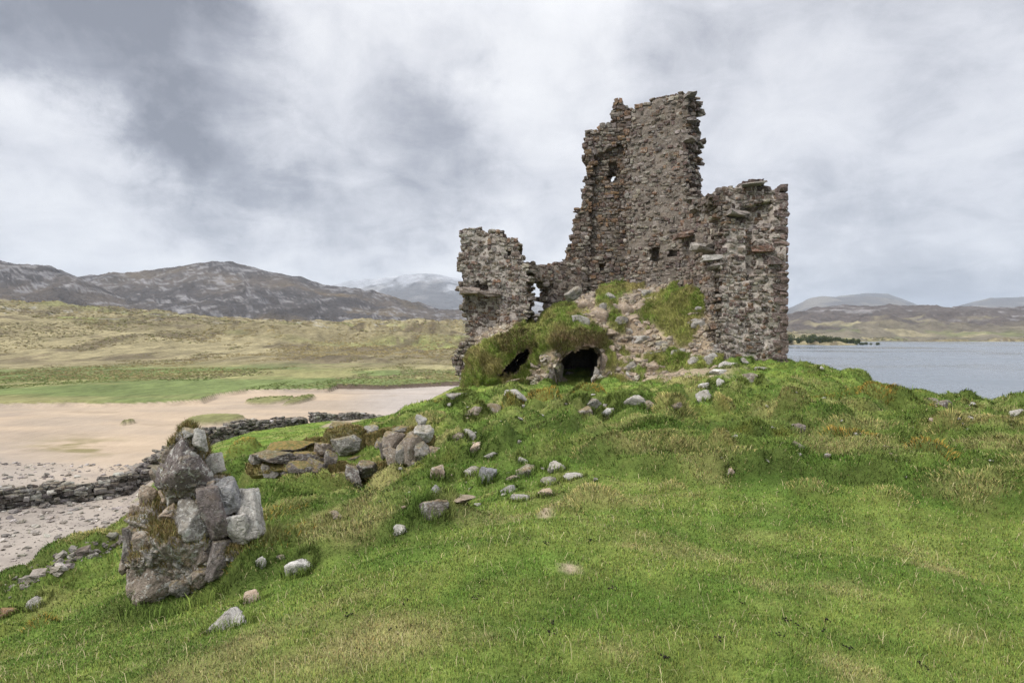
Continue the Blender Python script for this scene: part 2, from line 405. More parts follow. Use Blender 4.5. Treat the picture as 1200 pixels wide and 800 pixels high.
# ------------------------------------------------------------------ the wide ground sheet: beach, meadow, moor
def tab(x, pairs):
    p = np.array(sorted(pairs), float); return np.interp(x, p[:, 0], p[:, 1])
pxs = np.unique(np.concatenate([np.arange(-1800, -120, 40), np.arange(-120, 1330, 2.2), np.arange(1330, 3000, 40)]))
Ys = np.unique(np.r_[np.exp(np.linspace(math.log(9.0), math.log(60.0), 200)), np.arange(60.0, 116.0, .28), np.exp(np.linspace(math.log(116.0), math.log(1400.0), 300))])
PX, LY = np.meshgrid(pxs, Ys, indexing='ij'); LX = (PX - 600) / F * LY
wob = fbm(LX / 9.0, LY / 9.0, None, 101, 4)
sand_py = tab(PX, [(-1800,480),(-300,481),(0,478),(200,476),(236,474),(252,467),(290,461.2),(350,459.5),(385,460),(394,455.8),(450,456),(520,453),(600,452),(3000,452)])
sandY = EYE * F / (sand_py - HY)
beach = 1 - sstep(-.8, .8, LY - sandY - 1.2 * wob)
isl = np.zeros_like(LX)
for (px, py, wx, hy) in [(252,494,36,5.5),(318,471,27,3.5),(352,470,10,5),(150,497,5,2)]:
    Yc = EYE * F / (py - HY); X0 = (px - 600) / F * Yc; rx = wx * Yc / F; Y1 = EYE * F / (py - hy - HY); ry = (Y1 - Yc)
    q = np.hypot((LX - X0) / rx, (LY - Yc) / ry) + .35 * fbm(LX / 3, LY / 3, None, 103, 3)
    isl = np.maximum(isl, 1 - sstep(.8, .95, q))
shore = tab(LY, [(9,640),(60,610),(100,620),(300,760),(560,890),(575,1000),(590,1042),(610,1035),(680,930),(900,945),(960,1000),(985,3000),(1400,3000)])
near_right = tab(LY, [(9,1400),(25,900),(50,640),(60,610)])
shore = np.where(LY < 60, near_right, shore)
land = sstep(-14, 14, shore - PX + 8 * fbm(LX / 30, LY / 30, None, 107, 3) * np.clip(LY / 300, 0, 1))
left = 1 - sstep(640, 900, PX)
Ht = tab(PX, [(-1800,48),(-300,52),(0,42),(100,38),(170,36),(240,30),(300,26),(345,27),(400,25),(470,25),(540,26),(700,24),(900,17),(3000,12)])
Yt = tab(PX, [(-1800,620),(0,640),(300,760),(540,800),(700,950),(1000,1380),(3000,1380)])
s0 = tab(PX, [(-1800,150),(540,170),(800,300),(920,640),(1000,990),(3000,990)])
tt = np.clip((LY - s0) / (Yt - s0), 0, 1.8)
rise = Ht * np.where(tt < 1, tt ** 1.25, 1 - .35 * (tt - 1))
Lz = .15 + (1 - beach) * (.55 + .15 * wob) + rise
hn = ridged(LX / 120, LY / 95, 111, 4); hn2 = fbm(LX / 38, LY / 30, None, 113, 4)
amp = sstep(110, 420, LY)
hb = np.abs(fbm(LX / 62 + 3, LY / 75, None, 115, 4)); hb2 = np.abs(fbm(LX / 21, LY / 26, None, 116, 3))
Lz = Lz + amp * (7 * (hn - .35) + 6 * (hb - .2) + 4.0 * (hb2 - .2) + 1.6 * hn2 + .8 * fbm(LX / 6, LY / 10, None, 118, 3)) * np.clip(LY / 450, .15, 1.2) + (1 - amp) * sstep(80, 130, LY) * .35 * hn2
def knoll(px, Y, rx, ry, h):
    X0 = (px - 600) / F * Y
    return h * np.exp(-((LX - X0) / rx) ** 2 - ((LY - Y) / ry) ** 2)
Lz = Lz + knoll(330, 350, 50, 55, 6.5) + knoll(230, 420, 45, 60, 5) + knoll(60, 300, 70, 60, 5) + knoll(480, 420, 45, 60, 5) + knoll(-100, 260, 70, 60, 6)
Lz = Lz - beach * (LY > 30) * .12 * sstep(30, 60, LY) + isl * (.42 + .1 * wob)
gr = (1 - sstep(26, 44, LY + 6 * wob + .03 * (PX - 100)))            # coarse shingle near the mound
Lz = Lz + gr * (.25 + .05 * fbm(LX * 1.2, LY * 1.2, None, 117, 4))
Lz = Lz * land - 4.0 * (1 - land)
s1, s2 = C3(.38, .297, .212), C3(.305, .248, .188)
lc = mixc(np.broadcast_to(s1, LX.shape + (3,)), s2, sstep(-.4, .4, fbm(LX / 14, LY / 5, None, 121, 4)))
lc = mixc(lc, C3(.33, .295, .265), sstep(380, 470, PX) * .8)                        # greyer wet sand on the right
lc = mixc(lc, C3(.285, .25, .215), gr * .9)
lc = mixc(lc, C3(.21, .18, .155), sstep(.1, .35, fbm(LX / 2.2, LY / 1.2, None, 122, 4)) * gr * .6)
wrack = np.exp(-((PX - 95) / 50) ** 2 - ((LY - 45) / 3.4) ** 2) * sstep(-.3, .3, fbm(LX / 2.5, LY / 1.6, None, 123, 3))
lc = mixc(lc, C3(.16, .14, .06), np.clip(wrack * 1.2, 0, .85))
wr2 = sstep(.42, .6, fbm(LX / 7, LY / 3.0, None, 125, 4)) * (LY > 35)
lc = mixc(lc, C3(.25, .2, .14), wr2 * .5)
gm = C3(.125, .155, .055); st1 = C3(.24, .205, .115); st2 = C3(.165, .14, .078); pe = C3(.10, .08, .05); rk = C3(.30, .29, .28)
mead = mixc(np.broadcast_to(gm, LX.shape + (3,)), C3(.22, .20, .09), sstep(-.25, .3, fbm(LX / 20, LY / 14, None, 131, 5)) * .85)
strawmix = sstep(-.35, .35, fbm(LX / 60, LY / 45, None, 133, 5))
straw = mixc(np.broadcast_to(st1, LX.shape + (3,)), st2, strawmix)
straw = mixc(straw, C3(.17, .19, .06), sstep(.1, .5, fbm(LX / 90 + 7, LY / 60, None, 135, 4)) * (1 - .5 * sstep(300, 600, LY)) * .85)
straw = mixc(straw, pe, sstep(.05, .32, fbm(LX / 14, LY / 40, None, 137, 5, gain=.66) + .5 * (.22 - hb)) * .85)
straw = straw * (1 + .4 * fbm(LX / 5, LY / 24, None, 138, 4, gain=.7))[..., None]
straw = mixc(straw, rk, sstep(.42, .5, fbm(LX / 16 + 3, LY / 10, None, 139, 5)) * .5 * sstep(300, 500, LY))
up = sstep(122, 180, LY + 36 * fbm(LX / 30, LY / 25, None, 141, 4))
veg = mixc(mead, straw, up)
lc = lc * (1 + .10 * fbm(LX / 3.5, LY / 2.0, None, 127, 4))[..., None]
chn = np.exp(-(fbm(LX / 30 + 2, LY / 16, None, 128, 3) / .035) ** 2) * sstep(35, 50, LY)
lc = mixc(lc, C3(.235, .195, .16), chn * .55)
lc = mixc(lc, veg, sstep(.6, .75, 1 - beach))
lc = mixc(lc, C3(.15, .155, .055), isl * .9)
# raw peaty edge of the turf bank
dz = np.abs(np.gradient(Lz, axis=1)) / np.gradient(LY, axis=1)
lc = mixc(lc, C3(.07, .05, .035), sstep(.12, .25, dz) * (LY > 80) * (LY < 140) * sstep(375, 395, PX) * .9)
LV = np.stack([LX, LY, Lz], -1).reshape(-1, 3)
ground = link('ground', build_mesh('ground', LV, [grid_faces(len(pxs), len(Ys))[:, ::-1]], {'Col': lc.reshape(-1, 3), 'tex': (1 - .8 * np.clip(beach * (1 - isl), 0, 1)).ravel()}), M_land)
tag(ground, 'sandy bay with green meadow and tawny moor beyond', kind='structure')
LANDZ = (pxs, Ys, Lz)
def land_z(x, y):
    px = x / y * F + 600
    i = np.clip(np.searchsorted(pxs, px) - 1, 0, len(pxs) - 2); j = np.clip(np.searchsorted(Ys, y) - 1, 0, len(Ys) - 2)
    fu = (px - pxs[i]) / (pxs[i + 1] - pxs[i]); fv = (y - Ys[j]) / (Ys[j + 1] - Ys[j])
    return Lz[i, j] * (1 - fu) * (1 - fv) + Lz[i + 1, j] * fu * (1 - fv) + Lz[i, j + 1] * (1 - fu) * fv + Lz[i + 1, j + 1] * fu * fv

# ------------------------------------------------------------------ hills
def hill(name, prof, D, front, back, amp, wl, seed, colf, base=-2.0, step=2.5, nY=150, power=1.1, pre=0.0):
    p = np.array(prof, float)
    cx = np.arange(p[0, 0], p[-1, 0] + .1, step)
    Yv = np.linspace(front, back, nY)
    HX, HYY = np.meshgrid(cx, Yv, indexing='ij'); X = (HX - 600) / F * HYY
    top = (HY - np.interp(HX, p[:, 0], p[:, 1])) / F * D + EYE
    t = (HYY - front) / (D - front)
    sh = np.where(t < 1, np.clip(t, 0, 1) ** power, np.clip(1 - ((HYY - D) / (back - D)) ** 2, 0, 1))
    z = base + (top - base) * sh
    r = ridged(X / wl, HYY / wl * 1.3, seed, 5); f = fbm(X / wl * 3.1, HYY / wl * 3.1, None, seed + 7, 4)
    env = np.clip(sh * 4, 0, 1)
    z = z + env * amp * ((r - .35) * .9 + .35 * f) * (.55 + .45 * np.clip(1 - sh, 0, 1))
    c = colf(X, HYY, z, sh, r, f, HX)
    V = np.stack([X, HYY, z], -1).reshape(-1, 3)
    o = link(name, build_mesh(name, V, [grid_faces(len(cx), nY)[:, ::-1]], {'Col': c.reshape(-1, 3)}), M_hill)
    o['kind'] = 'structure'
    return o
def heath(X, Y, z, sh, r, f, px):
    h1, h2, h3 = C3(.095, .078, .062), C3(.062, .054, .049), C3(.13, .10, .06)
    c = mixc(np.broadcast_to(h1, X.shape + (3,)), h2, sstep(-.3, .3, fbm(X / 260, Y / 200, None, 201, 4)))
    c = mixc(c, h3, sstep(.0, .5, fbm(X / 190 + 9, Y / 150, None, 203, 4)) * .7)
    rock = sstep(.16, .4, fbm(X / 24, z / 9 + Y / 60, None, 205, 5, gain=.65) + .2 * (sh - .4) + .3 * fbm(X / 200, Y / 200, None, 207, 3))
    return mixc(c, C3(.235, .225, .22), rock * .75)
hill('rocky_hill', [(-900,330),(-500,300),(-200,308),(0,318),(60,326),(110,323),(150,319),(190,316),(215,310),(245,306),(270,308),(300,313),(340,323),(380,333),(430,341),(470,352),(510,359),(560,362),(700,370),(860,384)],
     2200, 1250, 3000, 40, 210, 301, heath)
hill('craggy_hill', [(-900,300),(-400,285),(-150,292),(0,300),(30,306),(60,315),(90,323),(130,340),(190,362),(230,376)], 1700, 1150, 2300, 34, 170, 331, heath)
def blue(X, Y, z, sh, r, f, px):
    c = mixc(np.broadcast_to(C3(.10, .095, .09), X.shape + (3,)), C3(.2, .19, .18), sstep(0, .4, fbm(X / 300, Y / 300, None, 211, 4)))
    snow = sstep(.72, 1.05, sh + .38 * fbm(X / 130, Y / 330, None, 213, 5, gain=.7) + .06 * r)
    return mixc(c, C3(.72, .74, .78), snow * .32)
def bluebare(X, Y, z, sh, r, f, px):
    return mixc(np.broadcast_to(C3(.10, .09, .08), X.shape + (3,)), C3(.17, .15, .12), sstep(0, .4, fbm(X / 300, Y / 300, None, 211, 4)))
hill('snowy_mountain', [(300,362),(360,343),(410,331),(440,326),(465,322),(490,320),(515,322),(540,328),(600,345),(680,365),(760,385)], 7200, 4800, 8600, 70, 700, 351, blue)
hill('far_mountain', [(820,385),(880,370),(925,360),(945,351),(965,347),(1000,346),(1040,348),(1062,353),(1080,360),(1110,372),(1150,386)], 6800, 4700, 8000, 40, 600, 361, bluebare)
hill('far_peak', [(900,378),(950,356),(985,346),(1015,342.5),(1040,344),(1070,354),(1100,368),(1120,385)], 8400, 6900, 9400, 40, 700, 367, bluebare, power=1.6)
hill('far_ridge', [(1040,388),(1090,370),(1130,357),(1160,350),(1200,348),(1300,340),(1500,352),(1900,372),(2400,386)], 7200, 5000, 8500, 40, 600, 371, bluebare)
def moor(X, Y, z, sh, r, f, px):
    c = mixc(np.broadcast_to(C3(.16, .14, .10), X.shape + (3,)), C3(.095, .08, .07), sstep(.12, .4, sh + .22 * fbm(X / 120, Y / 90, None, 221, 4)))
    c = mixc(c, C3(.24, .21, .13), sstep(.1, .4, fbm(X / 90, Y / 60, None, 223, 4)) * (1 - sstep(.4, .7, sh)))
    rock = sstep(.15, .4, fbm(X / 70, z / 9, None, 225, 5)) * sstep(.35, .6, sh)
    c = mixc(c, C3(.3, .285, .28), rock * .6)
    return mixc(c, C3(.13, .145, .06), sstep(.25, .45, fbm(X / 60, Y / 40, None, 227, 3)) * (1 - sstep(.1, .4, sh)) * .7)
hill('moorland_hill', [(780,390),(860,376),(925,366),(960,361),(1000,359),(1050,358),(1100,358.5),(1150,361),(1200,361),(1300,352),(1600,350),(2200,372)], 2000, 975, 2700, 34, 170, 381, moor, power=.95)

# loch
me = build_mesh('water', [(-16000, -9000, -.12), (16000, -9000, -.12), (16000, 14000, -.12), (-16000, 14000, -.12)], [np.array([[0, 1, 2, 3]])])
tag(link('water', me, M_water), 'grey rippled loch', kind='structure')

# distant wood on the spit
def leaf_mass(name, clumps, n, size, seed, label):
    r = np.random.default_rng(seed); V = []; Cc = []
    for (c, rad) in clumps:
        d = r.normal(size=(n, 3)); d /= np.linalg.norm(d, axis=1)[:, None]
        p = np.array(c) + d * np.array(rad) * (r.random((n, 1)) ** .4)
        s = size * r.uniform(.6, 1.4, (n, 1, 1))
        q = r.normal(size=(n, 4, 3)); q /= np.linalg.norm(q, axis=2)[..., None]
        V.append((p[:, None] + q * s).reshape(-1, 3))
        g = r.uniform(.7, 1.3, (n, 1)) * r.uniform(.8, 1.2) * C3(.06, .075, .028)
        Cc.append(np.repeat(g, 4, 0))
    V = np.concatenate(V); Cc = np.concatenate(Cc)
    return tag(link(name, build_mesh(name, V, [np.arange(len(V)).reshape(-1, 4)], {'Col': Cc}, False), M_leaf), label, kind='stuff')
cl = []
for k in range(110):
    px = random.uniform(880, 1008); Y = random.uniform(592, 650); h = random.uniform(4.5, 9.5) * (1 - .6 * max(0, (px - 950) / 60))
    X = (px - 600) / F * Y
    cl.append(((X, Y, 1 + h * .55), (h * .42, h * .42, h * .55)))
for k in range(12):
    px = random.uniform(1000, 1036); Y = random.uniform(592, 606); X = (px - 600) / F * Y; h = random.uniform(.8, 1.8)
    cl.append(((X, Y, .4 + h * .4), (h, h, h * .5)))
leaf_mass('distant_wood', cl, 260, .55, 5, 'dark low wood on the spit across the loch')

# rank tussock grass and heather over the moor (nobody could count it)
def moor_tufts(n, px0, px1, y0, y1, seed, pals, smin, smax):
    r = np.random.default_rng(seed)
    px = r.uniform(px0, px1, n); Y = np.exp(r.uniform(math.log(y0), math.log(y1), n)); X = (px - 600) / F * Y; z = land_z(X, Y)
    k = (z > .45) & (vnoise(X / 14, Y / 40, None, 611) + .6 * vnoise(X / 4, Y / 12, None, 613) > -.25); X, Y, z = X[k], Y[k], z[k]; n = len(X)
    sz = r.uniform(smin, smax, n) * np.clip(Y / 420, .35, 1.7)
    ci = np.clip(((fbm(X / 40, Y / 60, None, 617, 3) * 1.3 + .5 + r.normal(0, .22, n)) * len(pals)).astype(int), 0, len(pals) - 1)
    c = np.array(pals)[ci] * r.uniform(.75, 1.25, (n, 1))
    nq = 4; V = np.zeros((n, nq, 4, 3))
    for q in range(nq):
        a = r.uniform(0, np.pi, n); d = np.stack([np.cos(a), np.sin(a), 0 * a], 1) * (sz * r.uniform(.6, 1.4, n))[:, None]; o_ = r.normal(0, .5, (n, 3)) * sz[:, None] * np.array([1, 1, 0])
        h = (sz * r.uniform(.35, .8, n))[:, None] * np.array([0, 0, 1.]); b0 = np.stack([X, Y, z - .1], 1) + o_
        V[:, q, 0] = b0 - d; V[:, q, 1] = b0 + d; V[:, q, 2] = b0 + d * r.uniform(.2, .7, (n, 1)) + h; V[:, q, 3] = b0 - d * r.uniform(.2, .7, (n, 1)) + h * r.uniform(.6, 1, (n, 1))
    V = V.reshape(-1, 3)
    return V, np.repeat(c, nq * 4, 0)
v1_, c1_ = moor_tufts(60000, -170, 560, 105, 880, 71, [(.29, .235, .11), (.24, .19, .085), (.19, .15, .075), (.19, .18, .07), (.14, .115, .065), (.27, .24, .13)], .35, 1.0)
v2_, c2_ = moor_tufts(9000, 910, 1290, 985, 1380, 73, [(.14, .12, .08), (.10, .085, .06), (.19, .165, .10), (.09, .10, .05)], .5, 1.3)
v3_, c3_ = moor_tufts(42000, -170, 560, 72, 150, 75, [(.13, .17, .05), (.17, .19, .06), (.22, .2, .09), (.11, .145, .04)], .3, .8)
vv = np.concatenate([v1_, v2_, v3_]); cc_ = np.concatenate([c1_, c2_, c3_])
tag(link('moor_grass', build_mesh('moor_grass', vv, [np.arange(len(vv)).reshape(-1, 4)], {'Col': cc_, 'gn': ('VEC', np.tile([0, -.25, .97], (len(vv), 1)))}, False), M_blade), 'tawny tussock grass and dark heather over the moor', kind='stuff')

# ------------------------------------------------------------------ stones: boxes with knocked-off corners, many in one mesh
_g = [(x, y, z) for x in (-1, 0, 1) for y in (-1, 0, 1) for z in (-1, 0, 1) if (x, y, z) != (0, 0, 0)]
_idx = {g: i for i, g in enumerate(_g)}
SB = np.array(_g, float)
_q = []
for ax in range(3):
    for sgn in (-1, 1):
        for a in (-1, 0):
            for b_ in (-1, 0):
                quad = []
                for (da, db) in ((0, 0), (1, 0), (1, 1), (0, 1)):
                    v = [0, 0, 0]; v[ax] = sgn; v[(ax + 1) % 3] = a + da; v[(ax + 2) % 3] = b_ + db
                    quad.append(_idx[tuple(v)])
                _q.append(quad if sgn > 0 else quad[::-1])
SQ = np.array(_q)
SB = SB * .66 + .34 * SB / np.linalg.norm(SB, axis=1)[:, None] * 1.22

class Stones:
    def __init__(s, seed): s.r = np.random.default_rng(seed); s.c = []; s.s = []; s.R = []; s.col = []; s.m = []; s.l = []
    def add(s, c, size, R, col, moss=.3, lich=.5):
        s.c.append(c); s.s.append(size); s.R.append(R); s.col.append(col); s.m.append(moss); s.l.append(lich)
    def arrays(s, jit=.11):
        n = len(s.c)
        v = SB[None] + s.r.normal(0, jit, (n, 26, 3))
        v = v * np.array(s.s)[:, None, :] * .5
        v = np.einsum('nij,nkj->nki', np.array(s.R), v) + np.array(s.c)[:, None]
        f = (np.arange(n)[:, None, None] * 26 + SQ[None]).reshape(-1, 4)
        rep = lambda a: np.repeat(np.array(a, float), 26, 0)
        return v.reshape(-1, 3), f, rep(s.col), rep(s.m), rep(s.l)

def rot_small(r, base, a=.1):
    x, y, z = r.normal(0, a, 3)
    E = Matrix.Rotation(x, 3, 'X') @ Matrix.Rotation(y, 3, 'Y') @ Matrix.Rotation(z, 3, 'Z')
    return base @ np.array(E)

PAL = [(C3(.152, .122, .10), 5), (C3(.122, .088, .077), 4), (C3(.185, .162, .138), 5), (C3(.245, .222, .195), 3), (C3(.18, .118, .08), 2), (C3(.095, .078, .07), 3), (C3(.33, .30, .26), 2)]
PAL = [(c * np.array([.87, .84, .805]), w) for c, w in PAL]
def pal(r, pl=PAL, light=1.0):
    w = np.array([p[1] for p in pl], float); k = r.choice(len(pl), p=w / w.sum())
    return pl[k][0] * r.uniform(.75, 1.25) * light * np.array([1, r.uniform(.95, 1.05), r.uniform(.93, 1.07)])

def wall_part(name, parent, A, B, thick, outline, holes=(), recess=(), mortar=(.30, .265, .235), row=(.13, .33), wid=(.18, .62), seed=1,
              light=1.0, proud=.045, cell=.1, quoin_right=False, moss=.35, lichf=None, mat=None, pl=PAL, fill=.5, rag=.12):
    """A ruined masonry wall: mortared core plus individual stones laid in rough courses."""
    r = np.random.default_rng(seed)
    A = np.array(A, float); B = np.array(B, float); L = np.linalg.norm(B - A); tv = (B - A) / L
    nv = np.array([tv[1], -tv[0]])                     # towards the viewer (-Y side)
    if nv[1] > 0: nv = -nv
    def uv(p):
        a, b_ = ray(*p)
        M_ = np.array([[a, -tv[0]], [1.0, -tv[1]]]); s, u = np.linalg.solve(M_, A)
        return u, EYE + b_ * s
    out = np.array([uv(p) for p in outline]); hol = [np.array([uv(p) for p in h]) for h in holes]; rec = [(np.array([uv(p) for p in q]), d) for q, d in recess]
    u0, z0 = out.min(0) - .3; u1, z1 = out.max(0) + .3
    nu = int((u1 - u0) / cell) + 1; nz = int((z1 - z0) / cell) + 1
    U, Z = np.meshgrid(u0 + np.arange(nu) * cell, z0 + np.arange(nz) * cell, indexing='ij')
    def inside(u, z, er=0.0):
        wu = u + rag * fbm(u * 1.7, z * 1.7, None, seed + 3, 3); wz = z + rag * fbm(u * 1.9 + 4, z * 1.9, None, seed + 5, 3)
        if quoin_right: wu = np.minimum(wu, np.maximum(u, wu - 0)) if False else np.where(u > out[:, 0].max() - .8, u, wu)
        k = in_poly(wu, wz, out)
        for h in hol: k &= ~in_poly(u + .4 * (wu - u), z + .4 * (wz - z), h)
        return k
    ins = inside(U, Z)
    core = ins.copy()
    e = 1
    for du, dz_ in ((e, 0), (-e, 0), (0, e), (0, -e)):
        core &= np.roll(np.roll(ins, du, 0), dz_, 1)
    def depth(u, z):
        d = np.zeros(np.shape(u))
        wu = u + .1 * fbm(u * 2, z * 2, None, seed + 9, 2); wz = z + .1 * fbm(u * 2 + 7, z * 2, None, seed + 10, 2)
        for q, dd in rec: d = np.where(in_poly(wu, wz, q), np.maximum(d, dd) if dd > 0 else np.minimum(d, dd), d)
        return d + .09 * fbm(u * .6, z * .6, None, seed + 11, 3)
    # ---- core as a thick raster
    Dp = depth(U, Z) + .03 * fbm(U * 5, Z * 5, None, seed + 13, 2)
    ci, cj = np.nonzero(core[:-1, :-1] & core[1:, :-1] & core[:-1, 1:] & core[1:, 1:])
    cm = np.zeros((nu, nz), bool); cm[ci, cj] = True
    fr = lambda u, z, o: np.stack([A[0] + tv[0] * u + nv[0] * o, A[1] + tv[1] * u + nv[1] * o, z], -1)
    Vf = fr(U, Z, -Dp).reshape(-1, 3); Vb = fr(U, Z, -thick + 0 * U).reshape(-1, 3); N = nu * nz
    vid = lambda i, j: i * nz + j
    a, b_, c, d = vid(ci, cj), vid(ci + 1, cj), vid(ci + 1, cj + 1), vid(ci, cj + 1)
    faces = [np.stack([a, b_, c, d], 1), np.stack([a, d, c, b_], 1) + N]
    def nb(i, j):
        ok = (i >= 0) & (j >= 0) & (i < nu) & (j < nz); o = np.zeros(len(i), bool); o[ok] = cm[i[ok], j[ok]]; return o
    for (di, dj, p, q) in ((-1, 0, d, a), (1, 0, b_, c), (0, -1, a, b_), (0, 1, c, d)):
        k = ~nb(ci + di, cj + dj)
        faces.append(np.stack([q[k], p[k], p[k] + N, q[k] + N], 1))
    V = np.concatenate([Vf, Vb]); Fq = np.concatenate(faces)
    mcol = np.broadcast_to(np.array(mortar) * np.array([.93, .9, .86]), (2 * N, 3)) * (1 + .25 * np.concatenate([fbm(U * 2, Z * 2, None, seed + 15, 3).ravel()] * 2))[:, None]
    used = np.unique(Fq); remap = np.zeros(2 * N, int); remap[used] = np.arange(len(used))
    V = V[used]; Fq = remap[Fq]; mcol = mcol[used]
    # ---- stones
    S = Stones(seed + 50)
    Rb = np.stack([np.array([tv[0], tv[1], 0]), np.array([nv[0], nv[1], 0]), np.array([0, 0, 1.])], 1)
    Rb = Rb if np.linalg.det(Rb) > 0 else np.stack([-Rb[:, 0], Rb[:, 1], Rb[:, 2]], 1)
    inside1 = lambda u, z: bool(inside(np.array([u]), np.array([z]))[0])
    z = z0
    zlo, zhi = out[:, 1].min(), out[:, 1].max()
    def lich_at(zz): return .5 if lichf is None else lichf((zz - zlo) / (zhi - zlo))
    while z < z1:
        h = (row[0] + (row[1] - row[0]) * r.random() ** 1.5) * (1.35 if r.random() < .12 else 1)
        u = u0 + r.uniform(0, .3); us = []; ws = []
        while u < u1:
            w = min((wid[0] + (wid[1] - wid[0]) * r.random() ** 1.6) * (.75 + h), 1.0); us.append(u + w / 2); ws.append(w); u += w + .012
        us = np.array(us); ws = np.array(ws); zc = z + h / 2 + r.normal(0, .03, len(us))
        k = inside(us, zc) & (inside(us - ws * .3, zc) | inside(us + ws * .3, zc))
        dd = depth(us, zc)
        edge = ~(inside(us, zc + .32) & inside(us - .45, zc) & inside(us + .45, zc) & inside(us, zc - .3))
        for i in np.nonzero(k)[0]:
            if quoin_right and us[i] + ws[i] / 2 > out[:, 0].max() - .1: continue
            deep = dd[i] > .35
            hh = h * r.uniform(.8, 1.06); pr = r.normal(proud, .03) + (.025 if edge[i] else 0)
            dp = r.uniform(.26, .42)
            if deep: dp *= .7
            o = -dd[i] + pr - dp / 2
            cpos = fr(us[i], zc[i], o)
            S.add(cpos, (ws[i] * r.uniform(.9, 1.0), dp, hh * 1.03), rot_small(r, Rb, .05 if not edge[i] else .09), pal(r, pl, light), moss, lich_at(zc[i]))
            if edge[i]:
                tt_ = dp + .1
                while tt_ < thick:
                    w2 = r.uniform(.25, .55); d2 = r.uniform(.3, .6)
                    c2 = fr(us[i] + r.normal(0, .05), zc[i] + r.normal(0, .04), -dd[i] - tt_ - d2 / 2 + .1)
                    S.add(c2, (w2, d2, hh * r.uniform(.8, 1.2)), rot_small(r, Rb, .15), pal(r, pl, light), moss, lich_at(zc[i])); tt_ += d2
        z += h + .008
    # small pinnings in the joints
    npin = int(ins.sum() * cell * cell * 9 * fill)
    pu = r.uniform(u0, u1, npin * 3); pz = r.uniform(z0, z1, npin * 3); k = inside(pu, pz) & inside(pu, pz + .15); pu = pu[k][:npin]; pz = pz[k][:npin]; pd = depth(pu, pz)
    for a_, b2, c_ in zip(pu, pz, pd):
        s_ = r.uniform(.07, .17)
        S.add(fr(a_, b2, -c_ + .01), (s_ * r.uniform(1, 2), .14, s_), rot_small(r, Rb, .3), pal(r, pl, light), moss * .5, lich_at(b2))
    if quoin_right:
        zz = zlo; k = 0; ue = out[:, 0].max()
        while zz < zhi - .35:
            hq = r.uniform(.24, .38); lq = (.62 if k % 2 else .36) * r.uniform(.9, 1.15); k += 1
            for back in range(4):
                S.add(fr(ue - lq / 2 + .02, zz + hq / 2, .075 - .3 - .6 * back), (lq, .62, hq * .97), rot_small(r, Rb, .015), C3(.135, .10, .088) * r.uniform(.75, 1.25), .1, .35)
            zz += hq + .01
    sv, sf, sc, sm, sl = S.arrays()
    AV = np.concatenate([V, sv]); AF = np.concatenate([Fq, sf + len(V)])
    at_ = {'Col': np.concatenate([mcol, sc]), 'moss': np.concatenate([np.full(len(V), .15), sm]), 'lich': np.concatenate([np.full(len(V), .25), sl])}
    me = build_mesh(name, AV, [AF], at_, False)
    return link(name, me, mat or M_wall, parent), fr, uv

castle = empty('castle_ruin', (5, 31, 6))
tag(castle, 'ruined brown stone castle tower with broken walls standing on the grassy mound', 'castle')
def xy(px, Y): return ((px - 600) / F * Y, Y)
cparent = castle
_made = []
def cpart(name, *a, **k):
    o, fr, uv = wall_part(name, None, *a, **k); _made.append(o); return o, fr, uv
upper_l = lambda q: .25 + .5 * q
# tall inner wall, right-hand face
tall, frT, uvT = cpart('tall_wall', xy(728, 34.6), xy(822, 32.2), 1.5,
  [(733,360),(732,150),(741,141),(741,126),(752,121),(766,113),(780,109),(796,108),(812,110),(813,118),(808,128),(806,138),(814,142),(807,152),(812,163),(806,172),(808,185),(806,195),(811,206),(807,215),(816,228),(826,240),(826,360)],
  recess=[([(762,290),(772,290),(772,306),(762,306)],.55),([(782,292),(797,292),(797,300),(782,300)],.4),([(806,114),(830,114),(830,250),(806,250)],.12)],
  mortar=(.195,.17,.147), row=(.09,.24), wid=(.16,.55), seed=11, light=1.02, proud=.01, moss=.3, lichf=lambda q: .55)
# recessed left-hand part with the small window
back_, frB, uvB = cpart('recessed_wall', xy(655, 36.4), xy(748, 35.4), 1.1,
  [(655,360),(662,330),(662,310),(663,296),(669,280),(670,264),(676,246),(681,232),(684,220),(683,212),(690,206),(683,198),(686,190),(683,183),(687,178),(684,166),(687,156),(697,150),(708,148),(716,146),(714,134),(717,124),(723,117),(731,118),(737,125),(748,130),(748,360)],
  holes=[[(714.2,197),(719,195.5),(720.8,199),(720.8,208),(714.2,208)]],
  recess=[([(696,184),(730,166),(738,230),(736,300),(690,300),(692,236)],.32),([(712,190),(724,190),(724,212),(712,212)],.75),([(701,309),(709,309),(709,317),(701,317)],.6),([(665,330),(690,330),(690,352),(665,352)],.7)],
  mortar=(.165,.135,.11), row=(.11,.3), wid=(.18,.55), seed=12, light=.92, proud=.06, moss=.35, pl=PAL + [(C3(.19,.12,.07),4)])
# wall running back from the right corner to the tall wall
brk, frM, uvM = cpart('broken_wall', xy(792, 32.4), xy(852, 28.7), 1.4,
  [(795,360),(795,285),(800,258),(808,240),(818,231),(832,229),(846,229),(853,240),(853,425),(826,425),(826,395)],
  recess=[([(802,250),(822,246),(826,268),(806,280)],.3)],
  mortar=(.255,.22,.19), row=(.11,.3), wid=(.2,.65), seed=13, proud=.04, light=1.1, moss=.25)
